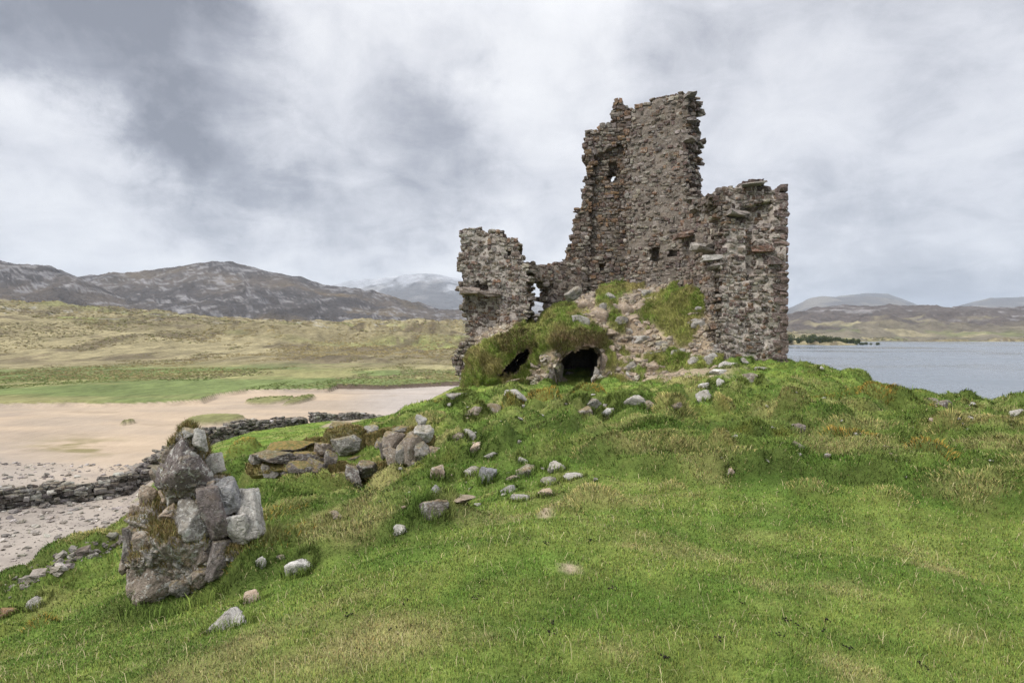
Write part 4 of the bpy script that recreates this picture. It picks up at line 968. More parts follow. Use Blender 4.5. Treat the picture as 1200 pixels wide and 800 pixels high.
# ---- single stones that can be told apart
UN = [
 (348,673,36,20,'white','white rounded stone with an orange lichen spot, right of the masonry stub',0,.3),
 (262,738,54,24,'pale','large flat pale stone lying in the grass below the masonry stub',0,.4),
 (295,706,28,16,'tan','flat reddish stone just above the large flat pale one',.1,.3),
 (305,664,13,16,'white','small white stone against the right foot of the masonry stub',0,.5),
 (328,657,13,9,'dark','small dark stone between the stub and the white rounded stone',.3,.3),
 (40,712,26,16,'pale','grey-white stone at the left edge of the grass bank',.1,.7),
 (8,722,26,12,'rust','rusty brown stone at the left picture edge in the grass',.3,.2),
 (506,606,42,26,'dark','dark layered rock capped with orange moss, lowest of the rocks on the slope',.5,.5),
 (470,624,22,13,'white','low white stone with an orange moss patch, below the dark layered rock',.3,.3),
 (396,608,24,12,'brown','brown stone half sunk in turf below the outcrops',.4,.4),
 (571,566,22,24,'blue','upright blue-grey block split by a crack, standing in the slope',.0,.3),
 (553,558,22,14,'grey','grey stone touching the left side of the cracked block',.2,.5),
 (536,590,44,7,'tan','long thin flat slab lying right of the dark layered rock',.2,.4),
 (510,579,24,14,'blue','dark grey stone right above the dark layered rock',.2,.5),
 (617,558,32,16,'grey','wide grey stone with a mossy top right of the cracked block',.5,.7),
 (601,564,18,10,'brown','small brown stone between the cracked block and the wide grey one',.4,.2),
 (613,544,17,12,'pale','pale pointed stone up the slope from the wide grey one',.1,.6),
 (652,552,24,15,'pale','white-flecked stone with a flat moss patch, right of the wide grey one',.2,.8),
 (644,569,22,13,'grey','flat grey stone below the white-flecked stone',.3,.5),
 (673,562,26,9,'pale','low pale slab, rightmost of the stones in the middle of the slope',.1,.6),
 (609,587,24,10,'pale','pale flat stone, lower middle of the loose stone scatter',.1,.5),
 (598,578,24,11,'blue','bluish stone lying above the lower pale flat one',.2,.5),
 (640,582,20,12,'tan','pinkish stone set in turf beside the lower pale flat one',.3,.3),
 (559,528,18,13,'tan','pinkish rounded stone below two broken grey slabs',.1,.4),
 (549,513,18,13,'pale','leaning pale slab high on the left of the slope',.1,.6),
 (535,516,18,12,'dark','dark stone next to the leaning pale slab',.3,.5),
 (576,534,18,6,'pale','thin pale sliver of stone in the upper slope grass',.1,.4),
 (512,561,18,20,'tan','tan rough stone at the right foot of the angular outcrop',.2,.5),
 (555,484,22,11,'brown','left brown boulder of the low row half buried in the turf',.3,.5),
 (575,482,30,12,'brown','longer brown boulder of the low row half buried in the turf',.5,.4),
 (713,487,28,12,'white','white broken block at the right end of a dark stone heap',.0,.3),
 (684,487,34,16,'brown','dark brown stone heap under the vault mouth',.6,.5),
 (692,476,28,11,'grey','grey stone lying on top of the dark brown heap',.3,.6),
 (747,475,30,16,'pale','tilted pale slab pair below the earth path',.2,.7),
 (764,478,20,12,'brown','brown stone right of the tilted pale slabs',.4,.4),
 (795,480,16,12,'brown','small brown stone under a turf lip right of the tilted slabs',.4,.4),
 (828,470,22,17,'pale','blocky white-and-brown stone standing in the turf below the corner wall',.2,.7),
 (826,454,14,7,'white','small white flake just above the blocky stone',0,.4),
 (881,449,26,15,'dark','dark rounded boulder in the grass before the corner wall',.3,.5),
 (846,452,12,12,'white','thin whitish stone right of the blocky stone',.1,.5),
 (936,506,26,13,'purple','purple-grey stone on the crown of a grass tussock',.1,.4),
 (937,528,18,14,'dark','dark stone showing in the shaded face of the tussock',.3,.2),
 (970,538,12,9,'grey','small round grey stone below the tussock',.0,.6),
 (856,556,12,10,'tan','small stone in the side of a straw tussock in mid lawn',.2,.4),
 (1088,472,34,8,'dark','left dark ledge of rock breaking through the crest by the loch',.3,.5),
 (1112,476,30,10,'dark','right dark ledge of rock breaking through the crest by the loch',.3,.5),
 (1140,477,13,8,'white','small white stone on the crest right of the dark ledges',0,.4),
 (1142,493,14,7,'pale','pale flat stone below the dark ledges near the loch',0,.5),
 (1193,487,24,10,'pale','pale boulder on the crest at the right picture edge',.1,.6),
 (963,435,7,8,'white','small white upright stone on the crest just right of the castle',0,.3),
 (835,424,24,16,'pale','big rounded pale boulder at the foot of the corner wall',.05,.6),
 (855,429,24,8,'pale','flat pale stone right of the rounded boulder at the wall foot',.05,.5),
 (876,427,16,10,'pale','pale rounded stone at the wall foot near the quoins',.05,.5),
 (845,438,26,8,'white','white flat slab on the turf below the rounded boulder',.0,.5),
 (893,434,18,6,'pale','low pale stone in the grass below the quoins',.1,.5),
 (607,466,34,11,'pale','pale lichened slab lying in the grass below the left vault',.1,.8),
 (606,448,40,6,'tan','long pinkish ledge stone between the two vault mouths',.1,.3),
 (535,465,26,7,'grey','flat grey stones at the foot of the turret',.1,.5),
 (740,440,16,9,'white','pale stone at the lower end of the earth path',.1,.4),
]
for (px, py, w, h, c, lab, mo, li) in UN: rock(px, py, w, h, c, lab, None, 'stone', 'stone' if w < 30 else 'rock', mo, li)
# loose stones on the rubble, told apart by nothing but their place
LS = [(652,440,22,26,'dark'),(648,424,20,16,'brown'),(660,448,18,12,'brown'),(645,446,16,10,'grey'),(706,428,12,20,'tan'),(700,446,14,10,'pale'),(672,345,22,14,'grey'),(690,362,24,16,'tan'),(682,378,22,12,'pale'),(704,375,26,20,'tan'),(693,352,18,12,'brown'),(716,352,16,12,'pale'),(733,368,30,19,'tan'),(752,362,22,12,'tan'),(742,352,18,12,'brown'),(760,345,16,9,'pale'),
 (729,378,18,11,'grey'),(746,374,22,9,'tan'),(710,390,30,8,'tan'),(730,400,26,9,'brown'),(752,403,24,14,'pale'),(768,415,32,9,'pale'),(740,412,15,12,'tan'),(731,424,24,10,'tan'),(743,432,24,12,'grey'),(770,432,26,15,'tan'),(722,436,20,9,'brown'),
 (778,406,18,10,'grey'),(795,414,18,8,'pale'),(815,425,18,10,'pale'),(800,440,18,7,'tan'),(819,380,26,10,'pale'),(826,388,18,14,'brown'),(815,369,18,5,'tan'),(758,392,20,8,'tan'),(715,410,14,8,'tan'),(702,440,12,14,'grey'),(788,440,20,6,'tan'),
 (640,420,16,12,'grey'),(632,430,22,9,'brown'),(628,438,18,7,'tan'),(668,440,10,8,'grey'),(735,390,14,8,'pale'),(722,362,14,9,'brown'),(765,352,12,7,'tan'),(756,424,18,8,'brown'),(708,361,12,9,'grey'),(820,362,10,6,'pale'),(840,432,16,6,'tan')]
for (px, py, w, h, c) in LS:
    rock(px, py, w, h, c, 'tan to grey fallen stone bedded in the earth and rubble slope below the tall wall', 'fallen stones on the rubble slope', 'stone', 'fallen_stone', .25, .4)
# small pale stones dotted over the turf
r = np.random.default_rng(77)
for k in range(95):
    px = r.uniform(500, 1190); py = r.uniform(450, 560)
    if py < 430 + abs(px - 860) * .13 + 15: continue
    if px < 830: px = r.uniform(440, 720); py = r.uniform(462, 600)
    s = r.uniform(3, 7)
    rock(px, py, s * 1.4, s * .7, ['pale', 'grey', 'white', 'tan'][int(r.integers(4))], 'small stone half sunk in the turf among many others like it on the mound', 'small stones sunk in the turf', 'stone', 'turf_stone', .1, .5, n=3)

# ------------------------------------------------------------------ drystone walls on the shore
DPAL = [(C3(.105, .094, .087), 6), (C3(.14, .127, .118), 4), (C3(.08, .071, .066), 4), (C3(.22, .205, .19), 2), (C3(.40, .385, .36), .7)]
def drystone(label, path, hts, width, seed, tumble=0.0, lich=.5):
    """path: plan points on the ground; courses of stones laid in two faces with a fill between."""
    r = np.random.default_rng(seed); S = Stones(seed)
    P = np.array(path, float); seg = np.linalg.norm(np.diff(P[:, :2], axis=0), axis=1); s = np.r_[0, np.cumsum(seg)]
    for layer, off in ((0, -width / 2), (1, 0), (2, width / 2)):
        z = 0.0; first = True
        hmax = max(hts)
        while z < hmax:
            h = r.uniform(.09, .2); u = r.uniform(0, .2)
            while u < s[-1]:
                w = r.uniform(.16, .5)
                uc = min(u + w / 2, s[-1] - .05)
                x, y, zb = (np.interp(uc, s, P[:, k]) for k in range(3)); hl = np.interp(uc, s, hts) * (1 + .12 * float(vnoise(np.array([uc * .9]), np.array([1.0 * seed]))[0]))
                if z + h * .5 < hl:
                    i = min(max(np.searchsorted(s, uc) - 1, 0), len(P) - 2); tv = (P[i + 1] - P[i])[:2]; tv /= np.linalg.norm(tv); nv = np.array([tv[1], -tv[0]])
                    bat = 1 - .35 * z / hmax
                    o = off * bat + r.normal(0, .04 + .1 * tumble)
                    Rb = np.stack([np.array([tv[0], tv[1], 0]), np.array([-tv[1], tv[0], 0]), np.array([0, 0, 1.])], 1)
                    S.add((x + nv[0] * o, y + nv[1] * o, zb + z + h / 2 - .05), (w * 1.0, r.uniform(.25, .4), h * 1.08), rot_small(r, Rb, .07 + .12 * tumble), pal(r, DPAL), .25, lich * r.uniform(.3, 1.2))
                u += w
            z += h * .96
    if tumble:
        for k in range(int(s[-1] * 7 * tumble)):
            uc = r.uniform(0, s[-1]); x, y, zb = (np.interp(uc, s, P[:, q]) for q in range(3)); o = r.choice([-1, 1]) * (width * .5 + abs(r.normal(0, .45)))
            i = min(max(np.searchsorted(s, uc) - 1, 0), len(P) - 2); tv = (P[i + 1] - P[i])[:2]; tv /= np.linalg.norm(tv)
            sz = r.uniform(.15, .45); S.add((x + tv[1] * o, y - tv[0] * o, zb + sz * .12), (sz, sz * .8, sz * .5), rot_small(r, np.eye(3), .4), pal(r, DPAL, 1.4), .1, lich)
    v, f, c, mo, li = S.arrays(.1)
    o_ = P[0].copy()
    ob = link('drystone_wall', build_mesh('drystone_wall', v - o_, [f], {'Col': c, 'moss': mo, 'lich': li}, False), M_dry, None, o_)
    return tag(ob, label, 'stone wall')
def gz(px, Y):
    x = (px - 600) / F * Y
    return (x, Y, max(float(bil(MZ, np.array([x]), np.array([Y]))[0]) if GX0 < x < GX1 and Y < GY1 else -9, float(land_z(np.array([x]), np.array([float(Y)]))[0])))
drystone('long tumbledown drystone wall running across the shingle from the left picture edge to the narrow gap', [gz(*q) for q in [(-220,24.5),(-90,26.2),(0,27.6),(60,28.6),(110,29.5),(160,30.8),(200,32.6),(230,34.4),(265,36.6),(310,39.4),(355,42.2)]], [.7,.8,.9,.85,.75,.95,1.0,1.05,1.1,1.1,1.15], .75, 51, .8)
drystone('neat short length of drystone wall right of the narrow gap', [gz(*q) for q in [(364,42.5),(400,44.5),(447,47.2)]], [1.2,1.25,1.1], .7, 52, .1, .9)
drystone('low ruined stub of drystone wall alone on the sand beside the mound', [gz(*q) for q in [(463,60),(480,61),(498,62)]], [.4,.85,.5], .9, 53, .4, .3)

# shingle and slabs on the near beach (nobody could count it)
r = np.random.default_rng(91); S = Stones(91)
n_s = 0
while n_s < 9500:
    px = r.uniform(-260, 330); py = 540 + 170 * r.random() ** 1.3
    Yg = (EYE - .45) * F / (py - HY)
    if Yg < 12: continue
    x = (px - 600) / F * Yg; z = float(land_z(np.array([x]), np.array([Yg]))[0]); zm = float(bil(MZ, np.array([x]), np.array([Yg]))[0]) if x > GX0 else -9
    if zm > z: z = zm
    if zm > .75: continue
    dens = .5 + .5 * float(vnoise(np.array([x * .35]), np.array([Yg * .35]), None, 5)[0])
    if r.random() > dens * (1.15 - .9 * max(0, (px - 80) / 150)): n_s += 1; continue
    sz = .04 + .26 * r.random() ** 5
    S.add((x, Yg, z + sz * .08), (sz, sz * r.uniform(.6, 1), sz * r.uniform(.3, .6)), rot_small(r, np.array(Matrix.Rotation(r.uniform(0, 6), 3, 'Z')), .25), pal(r, [(C3(.26, .23, .20), 5), (C3(.19, .165, .145), 4), (C3(.35, .315, .28), 3), (C3(.12, .105, .09), 1)]), 0, .2)
    n_s += 1
for k in range(150):   # scattered pebbles along the toe of the grass bank
    t_ = r.random(); px = 5 + 190 * t_ + r.normal(0, 6); py = 694 - 82 * t_ + r.normal(-3, 5); p = drop(px, py); sz = .03 + .16 * r.random() ** 3
    S.add((p[0], p[1], p[2] + sz * .1), (sz, sz * .8, sz * .5), rot_small(r, np.eye(3), .3), pal(r, [(C3(.23, .205, .18), 5), (C3(.14, .12, .105), 4), (C3(.34, .31, .28), 1)]), .1, .2)
v, f, c, mo, li = S.arrays(.12)
tag(link('shingle', build_mesh('shingle', v, [f], {'Col': c, 'moss': mo, 'lich': li}, False), M_dry), 'loose grey shingle and flat slabs on the beach', kind='stuff')

# small rubble over the bank (nobody could count it)
r = np.random.default_rng(93); S = Stones(93); kk = 0
while kk < 1500:
    i = int(r.integers(2, NU - 2)); j = int(r.integers(4, NV - 2))
    if turf_m[i, j] > .35 or hole[i, j] or (636 < SX[i, j] < 714 and SY[i, j] > 385 and SY[i, j] < 412): kk += .2; continue
    kk += 1; sz = .07 + .3 * r.random() ** 2.6; p = HP[i, j]
    S.add((p[0], p[1], p[2] + sz * .08), (sz, sz * .8, sz * r.uniform(.4, .7)), rot_small(r, np.array(Matrix.Rotation(r.uniform(0, 6), 3, 'Z')), .3), pal(r, [(C3(.36, .285, .21), 5), (C3(.29, .24, .19), 4), (C3(.42, .37, .30), 3), (C3(.19, .15, .115), 1)]), .3, .4)
v, f, c, mo, li = S.arrays(.13)
tag(link('rubble', build_mesh('rubble', v, [f], {'Col': c, 'moss': mo, 'lich': li}, False), M_rock), 'small broken stone strewn down the earth bank', kind='stuff')

# ------------------------------------------------------------------ grass
def blades(P, N, L_, Wd, C, r, lean_dir=None, lean=None):
    n = len(P)
    ang = r.uniform(0, 2 * np.pi, n); side = np.stack([np.cos(ang), np.sin(ang), np.zeros(n)], 1)
    la = r.uniform(0, 2 * np.pi, n) if lean_dir is None else lean_dir; lean = r.uniform(.25, 1.1, n) if lean is None else lean
    ld = np.stack([np.cos(la), np.sin(la), np.zeros(n)], 1)
    up = N * .35 + np.array([0, 0, .75]); up /= np.linalg.norm(up, axis=1)[:, None]
    mid = P + up * (L_ * .55)[:, None] + ld * (L_ * lean * .25)[:, None]
    tip = P + up * (L_ * (1 - .3 * lean * lean))[:, None] + ld * (L_ * lean * .75)[:, None]
    w = Wd[:, None] * side
    P = P - up * .006
    V = np.stack([P - w * .5, P + w * .5, mid + w * .42, mid - w * .42, tip], 1).reshape(-1, 3)
    i = np.arange(n)[:, None] * 5
    return V, i + np.array([[0, 1, 2, 3]]), i + np.array([[3, 2, 4]]), np.repeat(C, 5, 0), np.repeat(N, 5, 0)
r = np.random.default_rng(5)
NB = 1300000
bpx = r.uniform(-170, 1370, NB); bY = np.exp(r.uniform(math.log(2.2), math.log(47), NB))
bpx = np.concatenate([bpx, r.uniform(-900, -170, 130000), r.uniform(1370, 2100, 130000)]); bY = np.concatenate([bY, np.exp(r.uniform(math.log(2.0), math.log(12), 260000))]); bx = (bpx - 600) / F * bY
ok = (bx > GX0 + .5) & (bx < GX1 - .5); bx, bY, bpx = bx[ok], bY[ok], bpx[ok]
be = bil(earth, bx, bY); bz = bil(MZ, bx, bY); bt = bil(tus, bx, bY); bd = np.clip(bil(dry, bx, bY), 0, 1); bo = np.clip(bil(ora, bx, bY), 0, 1)
clump = .5 + .5 * vnoise(bx * 14 / np.clip(bY / 5, 1, 5), bY * 14 / np.clip(bY / 5, 1, 5), None, 9)
keep = (r.random(len(bx)) > be * 1.1) & (bz > .9) & (r.random(len(bx)) < .45 + .75 * clump)
bx, bY, bz, bt, bd, bo, clump = (q[keep] for q in (bx, bY, bz, bt, bd, bo, clump))
gxn = (bil(MZ, bx + .1, bY) - bil(MZ, bx - .1, bY)) / .2; gyn = (bil(MZ, bx, bY + .1) - bil(MZ, bx, bY - .1)) / .2
N_ = np.stack([-gxn, -gyn, np.ones(len(bx))], 1); N_ /= np.linalg.norm(N_, axis=1)[:, None]
L_ = (.010 + .011 * r.random(len(bx)) + .012 * clump * r.random(len(bx))) * (1 + 1.7 * bt * r.random(len(bx))) * (1 + .06 * np.clip(bY - 4, 0, 20))
L_ *= np.where(r.random(len(bx)) < .012, 2.6, 1)
Wd = np.clip(.0010 * bY, .0028, .02) * r.uniform(.7, 1.3, len(bx))
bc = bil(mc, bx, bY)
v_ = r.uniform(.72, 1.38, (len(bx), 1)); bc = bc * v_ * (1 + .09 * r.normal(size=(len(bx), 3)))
strawp = r.random(len(bx)) < .04 + .25 * bd
bc[strawp] = C3(.36, .31, .15) * r.uniform(.7, 1.2, (strawp.sum(), 1))
deep = r.random(len(bx)) < .14 * (1 - bd); bc[deep] = C3(.06, .11, .018) * r.uniform(.8, 1.4, (deep.sum(), 1))
bc = np.clip(bc, .005, .8)
sets = [blades(np.stack([bx, bY, bz], 1), N_, L_, Wd, bc, r)]
for (x0, y0, ra, rb, hh) in RING + [(base[0], base[1] + .15, .62, .4, .5)]:
    n_ = int(np.clip(1300 * (ra + rb), 80, 1200)); th = r.uniform(0, 2 * np.pi, n_); q = r.uniform(.82, 1.25, n_)
    X_ = x0 + np.cos(th) * ra * q; Y_ = y0 + np.sin(th) * rb * q; Z_ = bil(MZ, X_, Y_)
    g_ = bil(mc, X_, Y_) * r.uniform(.55, 1.25, (n_, 1)); e_ = (bil(earth, X_, Y_) < .4) & (Z_ > 1)
    sets.append(blades(np.stack([X_, Y_, Z_], 1)[e_], np.tile([0, -.2, .98], (e_.sum(), 1)), (np.clip(hh * .75, .035, .16) * r.uniform(.4, 1.2, n_))[e_], np.clip(.0011 * Y_, .003, .02)[e_], g_[e_], r))
# mops of long grass drooping over the tussocks
r2 = np.random.default_rng(15)
for ti, (x0, y0, rw, rd, hh, dr, og) in enumerate(TUSSL):
    named = ti < len(TUSS)
    if y0 > 30 or (not named and r2.random() < .4) or (named and dr + og < .5 and r2.random() < .5): continue
    n_ = int(np.clip(1300 * rw * rd * 3.2 * (1 if y0 < 14 else .6), 70, 700)); th = r2.uniform(0, 2 * np.pi, n_); q = np.sqrt(r2.random(n_)) * .95
    X_ = x0 + np.cos(th) * rw * q; Y_ = y0 + np.sin(th) * rd * q; Z_ = bil(MZ, X_, Y_)
    base_ = C3(.15, .20, .045) if dr + og < .45 else (C3(.40, .34, .125) if dr >= og else C3(.40, .25, .05))
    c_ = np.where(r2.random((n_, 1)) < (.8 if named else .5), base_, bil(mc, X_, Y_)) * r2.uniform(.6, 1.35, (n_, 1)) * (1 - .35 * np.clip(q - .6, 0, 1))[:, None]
    s_ = rw ** .5 * (r2.uniform(.10, .16) if named and dr + og > .7 else r2.uniform(.045, .105))
    sets.append(blades(np.stack([X_, Y_, Z_], 1), np.stack([np.cos(th) * q * .7, np.sin(th) * q * .7, np.ones(n_)], 1), s_ * r2.uniform(.6, 1.3, n_), np.clip(.0009 * Y_, .003, .02), c_, r2, th + r2.normal(0, .5, n_), .35 + .9 * q))
# rough grass on the rubble bank
ii = r.integers(0, NU - 1, 260000); jj = r.integers(0, NV - 1, 260000); fu = r.random((260000, 1)); fv = r.random((260000, 1))
k = (turf_m[ii, jj] > r.random(260000) * .9 + .15) & ~hole[ii, jj] & ~hole[ii + 1, jj] & ~hole[ii, jj + 1]
ii, jj, fu, fv = ii[k], jj[k], fu[k], fv[k]
Ph = HP[ii, jj] * (1 - fu) * (1 - fv) + HP[ii + 1, jj] * fu * (1 - fv) + HP[ii, jj + 1] * (1 - fu) * fv + HP[ii + 1, jj + 1] * fu * fv
ch = np.clip((.75 + .8 * fbm(Ph[:, 0] * 2, Ph[:, 1] * 2, Ph[:, 2] * 2, 435, 3) + .3)[:, None] * hc[ii, jj] * r.uniform(.7, 1.75, (len(ii), 1)), .01, .6)
sp_ = r.random(len(ii)) < .16; ch[sp_] = C3(.33, .28, .12) * r.uniform(.7, 1.2, (sp_.sum(), 1))
sets.append(blades(Ph, nn[ii, jj], r.uniform(.06, .2, len(ii)) * (1 + 1.2 * np.clip(fbm(Ph[:, 0] * 3, Ph[:, 1] * 3, Ph[:, 2] * 3, 433, 2), -.5, 1)), r.uniform(.012, .024, len(ii)), ch, r))
for V, Fc, dens in TUFT:                     # tufts rooted in the moss of the outcrops
    a_, b2, c_ = V[Fc[:, 0]], V[Fc[:, 1]], V[Fc[:, 2]]; nrm = np.cross(b2 - a_, c_ - a_); ar = np.linalg.norm(nrm, axis=1); nrm /= ar[:, None] + 1e-12
    cen = (a_ + b2 + c_) / 3
    wgt = ar * np.clip(nrm[:, 2] + .35, 0, 1) * (.2 + sstep(-.1, .4, fbm(cen[:, 0] * 5, cen[:, 1] * 5, cen[:, 2] * 5, 501, 3))); q = r.choice(len(ar), size=int(3800 * dens * (ar.sum() / 2) ** .5), p=wgt / wgt.sum())
    u = r.random((len(q), 1)); w = r.random((len(q), 1)) * (1 - u)
    Pq = a_[q] + u * (b2[q] - a_[q]) + w * (c_[q] - a_[q])
    cq = np.where(r.random((len(q), 1)) < .5, C3(.26, .21, .085), np.where(r.random((len(q), 1)) < .5, C3(.15, .16, .045), C3(.2, .13, .05))) * r.uniform(.6, 1.3, (len(q), 1))
    sets.append(blades(Pq, nrm[q], r.uniform(.03, .09, len(q)), np.full(len(q), .007) * (Pq[:, 1] / 8).clip(.7, 3), cq, r))
# long grass hanging over the lip of the vaults
lp = np.argwhere((lipm < .5) & ~hole & (SY > 392) & (SY < 416) & (((SX > 648) & (SX < 708)) | ((SX > 590) & (SX < 626)))); q = lp[r.integers(0, len(lp), 4200)]
Ph2 = HP[q[:, 0], q[:, 1]] + r.normal(0, .03, (len(q), 3)); ch2 = np.where(r.random((len(q), 1)) < .5, C3(.14, .155, .04), np.where(r.random((len(q), 1)) < .6, C3(.23, .18, .08), C3(.15, .10, .06))) * r.uniform(.6, 1.3, (len(q), 1))
sets.append(blades(Ph2, nn[q[:, 0], q[:, 1]], r.uniform(.12, .34, len(q)), r.uniform(.012, .022, len(q)), ch2, r, -np.pi / 2 + r.normal(0, .5, len(q)), r.uniform(1.1, 1.7, len(q))))
# dead stalks lying through the near turf
n_ = 2600; dpx = r.uniform(-100, 1300, n_); dY = np.exp(r.uniform(math.log(2.6), math.log(9), n_)); dX = (dpx - 600) / F * dY; dk = bil(earth, dX, dY) < .5; dX, dY = dX[dk], dY[dk]
sets.append(blades(np.stack([dX, dY, bil(MZ, dX, dY)], 1), np.tile([0, 0, 1.], (len(dX), 1)), r.uniform(.035, .11, len(dX)), np.clip(.0007 * dY, .002, .006), C3(.42, .37, .2) * r.uniform(.7, 1.15, (len(dX), 1)), r, None, r.uniform(.7, 1.5, len(dX))))
Vb = []; Qb = []; Tb = []; Cb = []; o = 0
Nb = []
for V, Q, T, Cc, Ng in sets:
    Nb.append(Ng); Vb.append(V); Qb.append(Q + o); Tb.append(T + o); Cb.append(Cc); o += len(V)
tag(link('grass', build_mesh('grass', np.concatenate(Vb), [np.concatenate(Qb), np.concatenate(Tb)], {'Col': np.concatenate(Cb), 'gn': ('VEC', np.concatenate(Nb))}, True), M_blade), 'short sheep-cropped grass covering the mound', kind='stuff')

# sheep droppings on the near lawn
S = Stones(97); r = np.random.default_rng(97)
for (px, py) in [(618,632),(640,638),(690,633),(475,705),(558,700),(462,738),(921,728),(935,735),(967,742),(968,728),(912,744),(997,762),(870,708),(645,730),(407,722),(778,770),(1080,780),(843,750),(645,742),(720,690)]:
    c_ = drop(px, py)
    for k in range(int(r.integers(3, 9))):
        sz = r.uniform(.005, .009); S.add((c_[0] + r.normal(0, .015), c_[1] + r.normal(0, .022), c_[2] + .012), (sz * 1.4, sz, sz), rot_small(r, np.eye(3), .5), C3(.018, .016, .012), 0, 0)
v, f, c, mo, li = S.arrays(.1)
tag(link('droppings', build_mesh('droppings', v, [f], {'Col': c, 'moss': mo, 'lich': li}), M_leaf), 'dark sheep droppings scattered on the lawn', kind='stuff')

# ------------------------------------------------------------------ air, sky, sun, camera
def box(name, lo, hi):
    v = [(x, y, z) for x in (lo[0], hi[0]) for y in (lo[1], hi[1]) for z in (lo[2], hi[2])]
    f = np.array([[0, 1, 3, 2], [4, 6, 7, 5], [0, 4, 5, 1], [2, 3, 7, 6], [0, 2, 6, 4], [1, 5, 7, 3]])
    return build_mesh(name, v, [f], None, False)
hz = link('haze', box('haze', (-16100, -9100, -6), (16100, 14100, 760)))
hm = bpy.data.materials.new('haze_air'); hm.use_nodes = True; nt = hm.node_tree; nt.nodes.clear()
pv = nt.nodes.new('ShaderNodeVolumePrincipled'); out = nt.nodes.new('ShaderNodeOutputMaterial')
pv.inputs['Color'].default_value = (.74, .85, 1.0, 1); pv.inputs['Density'].default_value = 6.0e-5; pv.inputs['Anisotropy'].default_value = .1
nt.links.new(pv.outputs[0], out.inputs['Volume']); hz.data.materials.append(hm); hz['kind'] = 'stuff'; hz['label'] = 'thin bluish haze over the loch and hills'

SUN_EL, SUN_AZ = math.radians(44), math.radians(-122)   # sun behind and left of the camera; azimuth from +Y towards +X
world = bpy.data.worlds.new('World'); scene.world = world; world.use_nodes = True
t = NT(world.node_tree); nt = world.node_tree; nt.nodes.clear()
sky = t.n('ShaderNodeTexSky', sky_type='NISHITA', sun_disc=False, sun_elevation=SUN_EL, sun_rotation=SUN_AZ)
tc = t.n('ShaderNodeTexCoord'); D = tc.outputs['Generated']
sx = t.n('ShaderNodeSeparateXYZ'); t.l(D, sx.inputs[0]); zc = t.math('MAXIMUM', sx.outputs[2], 0.0)
inv = t.math('DIVIDE', 1.0, t.math('ADD', zc, .30))
pl2 = t.vmath('MULTIPLY', D, (1, 1, 0)); 
sc_ = t.n('ShaderNodeVectorMath', operation='SCALE'); t.l(pl2, sc_.inputs[0]); t.l(inv, sc_.inputs['Scale']); P2 = sc_.outputs[0]
nA = t.noise(P2, 1.5, 7, .56, .35); nB = t.noise(P2, 5.0, 8, .62, .5); nC = t.noise(D, 8.0, 8, .64, .5)
# warp for the named cloud masses
wn = t.n('ShaderNodeTexNoise'); wn.inputs['Scale'].default_value = 4.2; wn.inputs['Detail'].default_value = 8; wn.inputs['Roughness'].default_value = .62; t.l(D, wn.inputs['Vector'])
w0 = t.vmath('SUBTRACT', wn.outputs['Color'], (.5, .5, .5)); wsc = t.n('ShaderNodeVectorMath', operation='SCALE'); t.l(w0, wsc.inputs[0]); wsc.inputs['Scale'].default_value = .42
Dw = t.vmath('NORMALIZE', t.vmath('ADD', D, wsc.outputs[0]))
val = t.math('ADD', t.math('MULTIPLY', t.math('SUBTRACT', nA, .5), .7), t.math('MULTIPLY', t.math('SUBTRACT', nB, .5), .62))
val = t.math('ADD', val, t.math('MULTIPLY', t.math('SUBTRACT', nC, .5), .40))
def lobe(px, py, rad, amt):
    a, b_ = ray(px, py); d = Vector((a, 1, b_)).normalized()
    global val
    dot = t.vmath('DOT_PRODUCT', Dw, tuple(d), out=1)
    ang = math.atan(rad / F)
    val = t.math('ADD', val, t.math('MULTIPLY', t.ramp(dot, math.cos(ang), 1.0), amt))
for L in [(60,100,270,-.40),(200,60,150,-.20),(250,240,120,-.22),(450,180,180,-.36),(570,200,120,-.2),(1100,290,200,-.25),(900,60,200,-.08),(700,40,150,-.05),(560,60,200,.24),(330,70,130,.22),(40,225,140,.28),(390,290,200,.16),(120,270,160,.16),(560,290,140,.14),(960,140,160,.11),(1170,230,140,.12),(650,120,140,.1),(1180,330,150,.09),(90,60,60,.16),(30,150,60,.14)]: lobe(*L)
v01 = t.math('ADD', t.math('MULTIPLY', val, .92), .53, clamp=True)
cr = t.n('ShaderNodeValToRGB'); t.l(v01, cr.inputs[0]); e = cr.color_ramp.elements
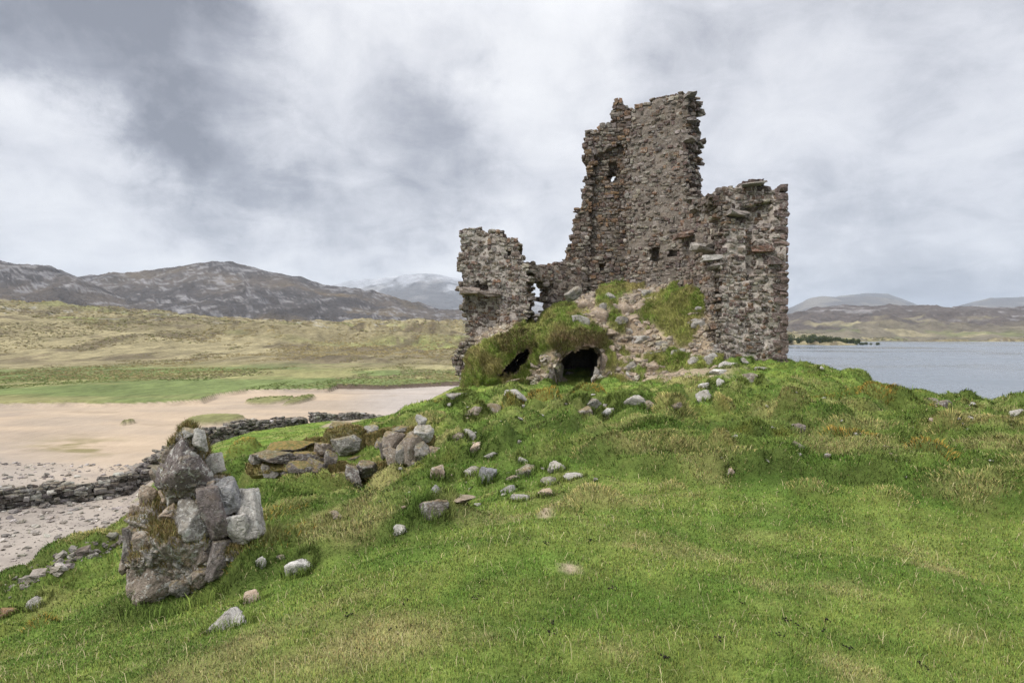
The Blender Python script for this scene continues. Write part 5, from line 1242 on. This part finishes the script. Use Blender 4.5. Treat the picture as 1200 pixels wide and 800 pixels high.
e[0].position = .0; e[0].color = (.15, .157, .18, 1); e[1].position = 1.0; e[1].color = (.575, .576, .582, 1)
for p_, c_ in ((.22, (.235, .243, .272, 1)), (.5, (.405, .41, .435, 1)), (.72, (.50, .503, .518, 1))):
    q = cr.color_ramp.elements.new(p_); q.color = c_
# an overcast sky brightens towards the zenith
zen = t.ramp(zc, .42, .95, 1.0, 3.5)
cl = t.n('ShaderNodeVectorMath', operation='SCALE'); t.l(cr.outputs[0], cl.inputs[0]); t.l(t.math('MULTIPLY', zen, 10.0), cl.inputs['Scale'])
colr = t.mix(.94, sky.outputs[0], cl.outputs[0])
bg = t.n('ShaderNodeBackground'); bg.inputs['Strength'].default_value = .1; t.l(colr, bg.inputs['Color'])
wo = t.n('ShaderNodeOutputWorld'); t.l(bg.outputs[0], wo.inputs['Surface'])
world.cycles.sampling_method = 'MANUAL'; world.cycles.sample_map_resolution = 512

sl_ = bpy.data.lights.new('sun', 'SUN'); sl_.energy = 1.5; sl_.angle = math.radians(11); sl_.color = (1, .96, .9)
so = bpy.data.objects.new('sun', sl_); COL.objects.link(so)
sd = Vector((math.sin(SUN_AZ) * math.cos(SUN_EL), math.cos(SUN_AZ) * math.cos(SUN_EL), math.sin(SUN_EL)))
so.rotation_euler = sd.to_track_quat('Z', 'Y').to_euler(); so.location = (0, -20, 60)

cam = bpy.data.cameras.new('camera'); co = bpy.data.objects.new('camera', cam); COL.objects.link(co)
co.location = (0, 0, EYE); co.rotation_euler = (math.pi / 2, 0, 0)
cam.sensor_width = 36; cam.lens = 36 * F / 1200; cam.shift_y = -(400 - HY) / 1200; cam.clip_start = .1; cam.clip_end = 40000
scene.camera = co
vs = scene.view_settings; vs.view_transform = 'Standard'; vs.look = 'None'; vs.exposure = .88; vs.gamma = 1; vs.use_curve_mapping = False
scene.cycles.use_denoising = True; scene.cycles.denoising_prefilter = 'NONE'
scene.cycles.max_bounces = 6; scene.cycles.diffuse_bounces = 3; scene.cycles.volume_bounces = 0; scene.cycles.transparent_max_bounces = 4
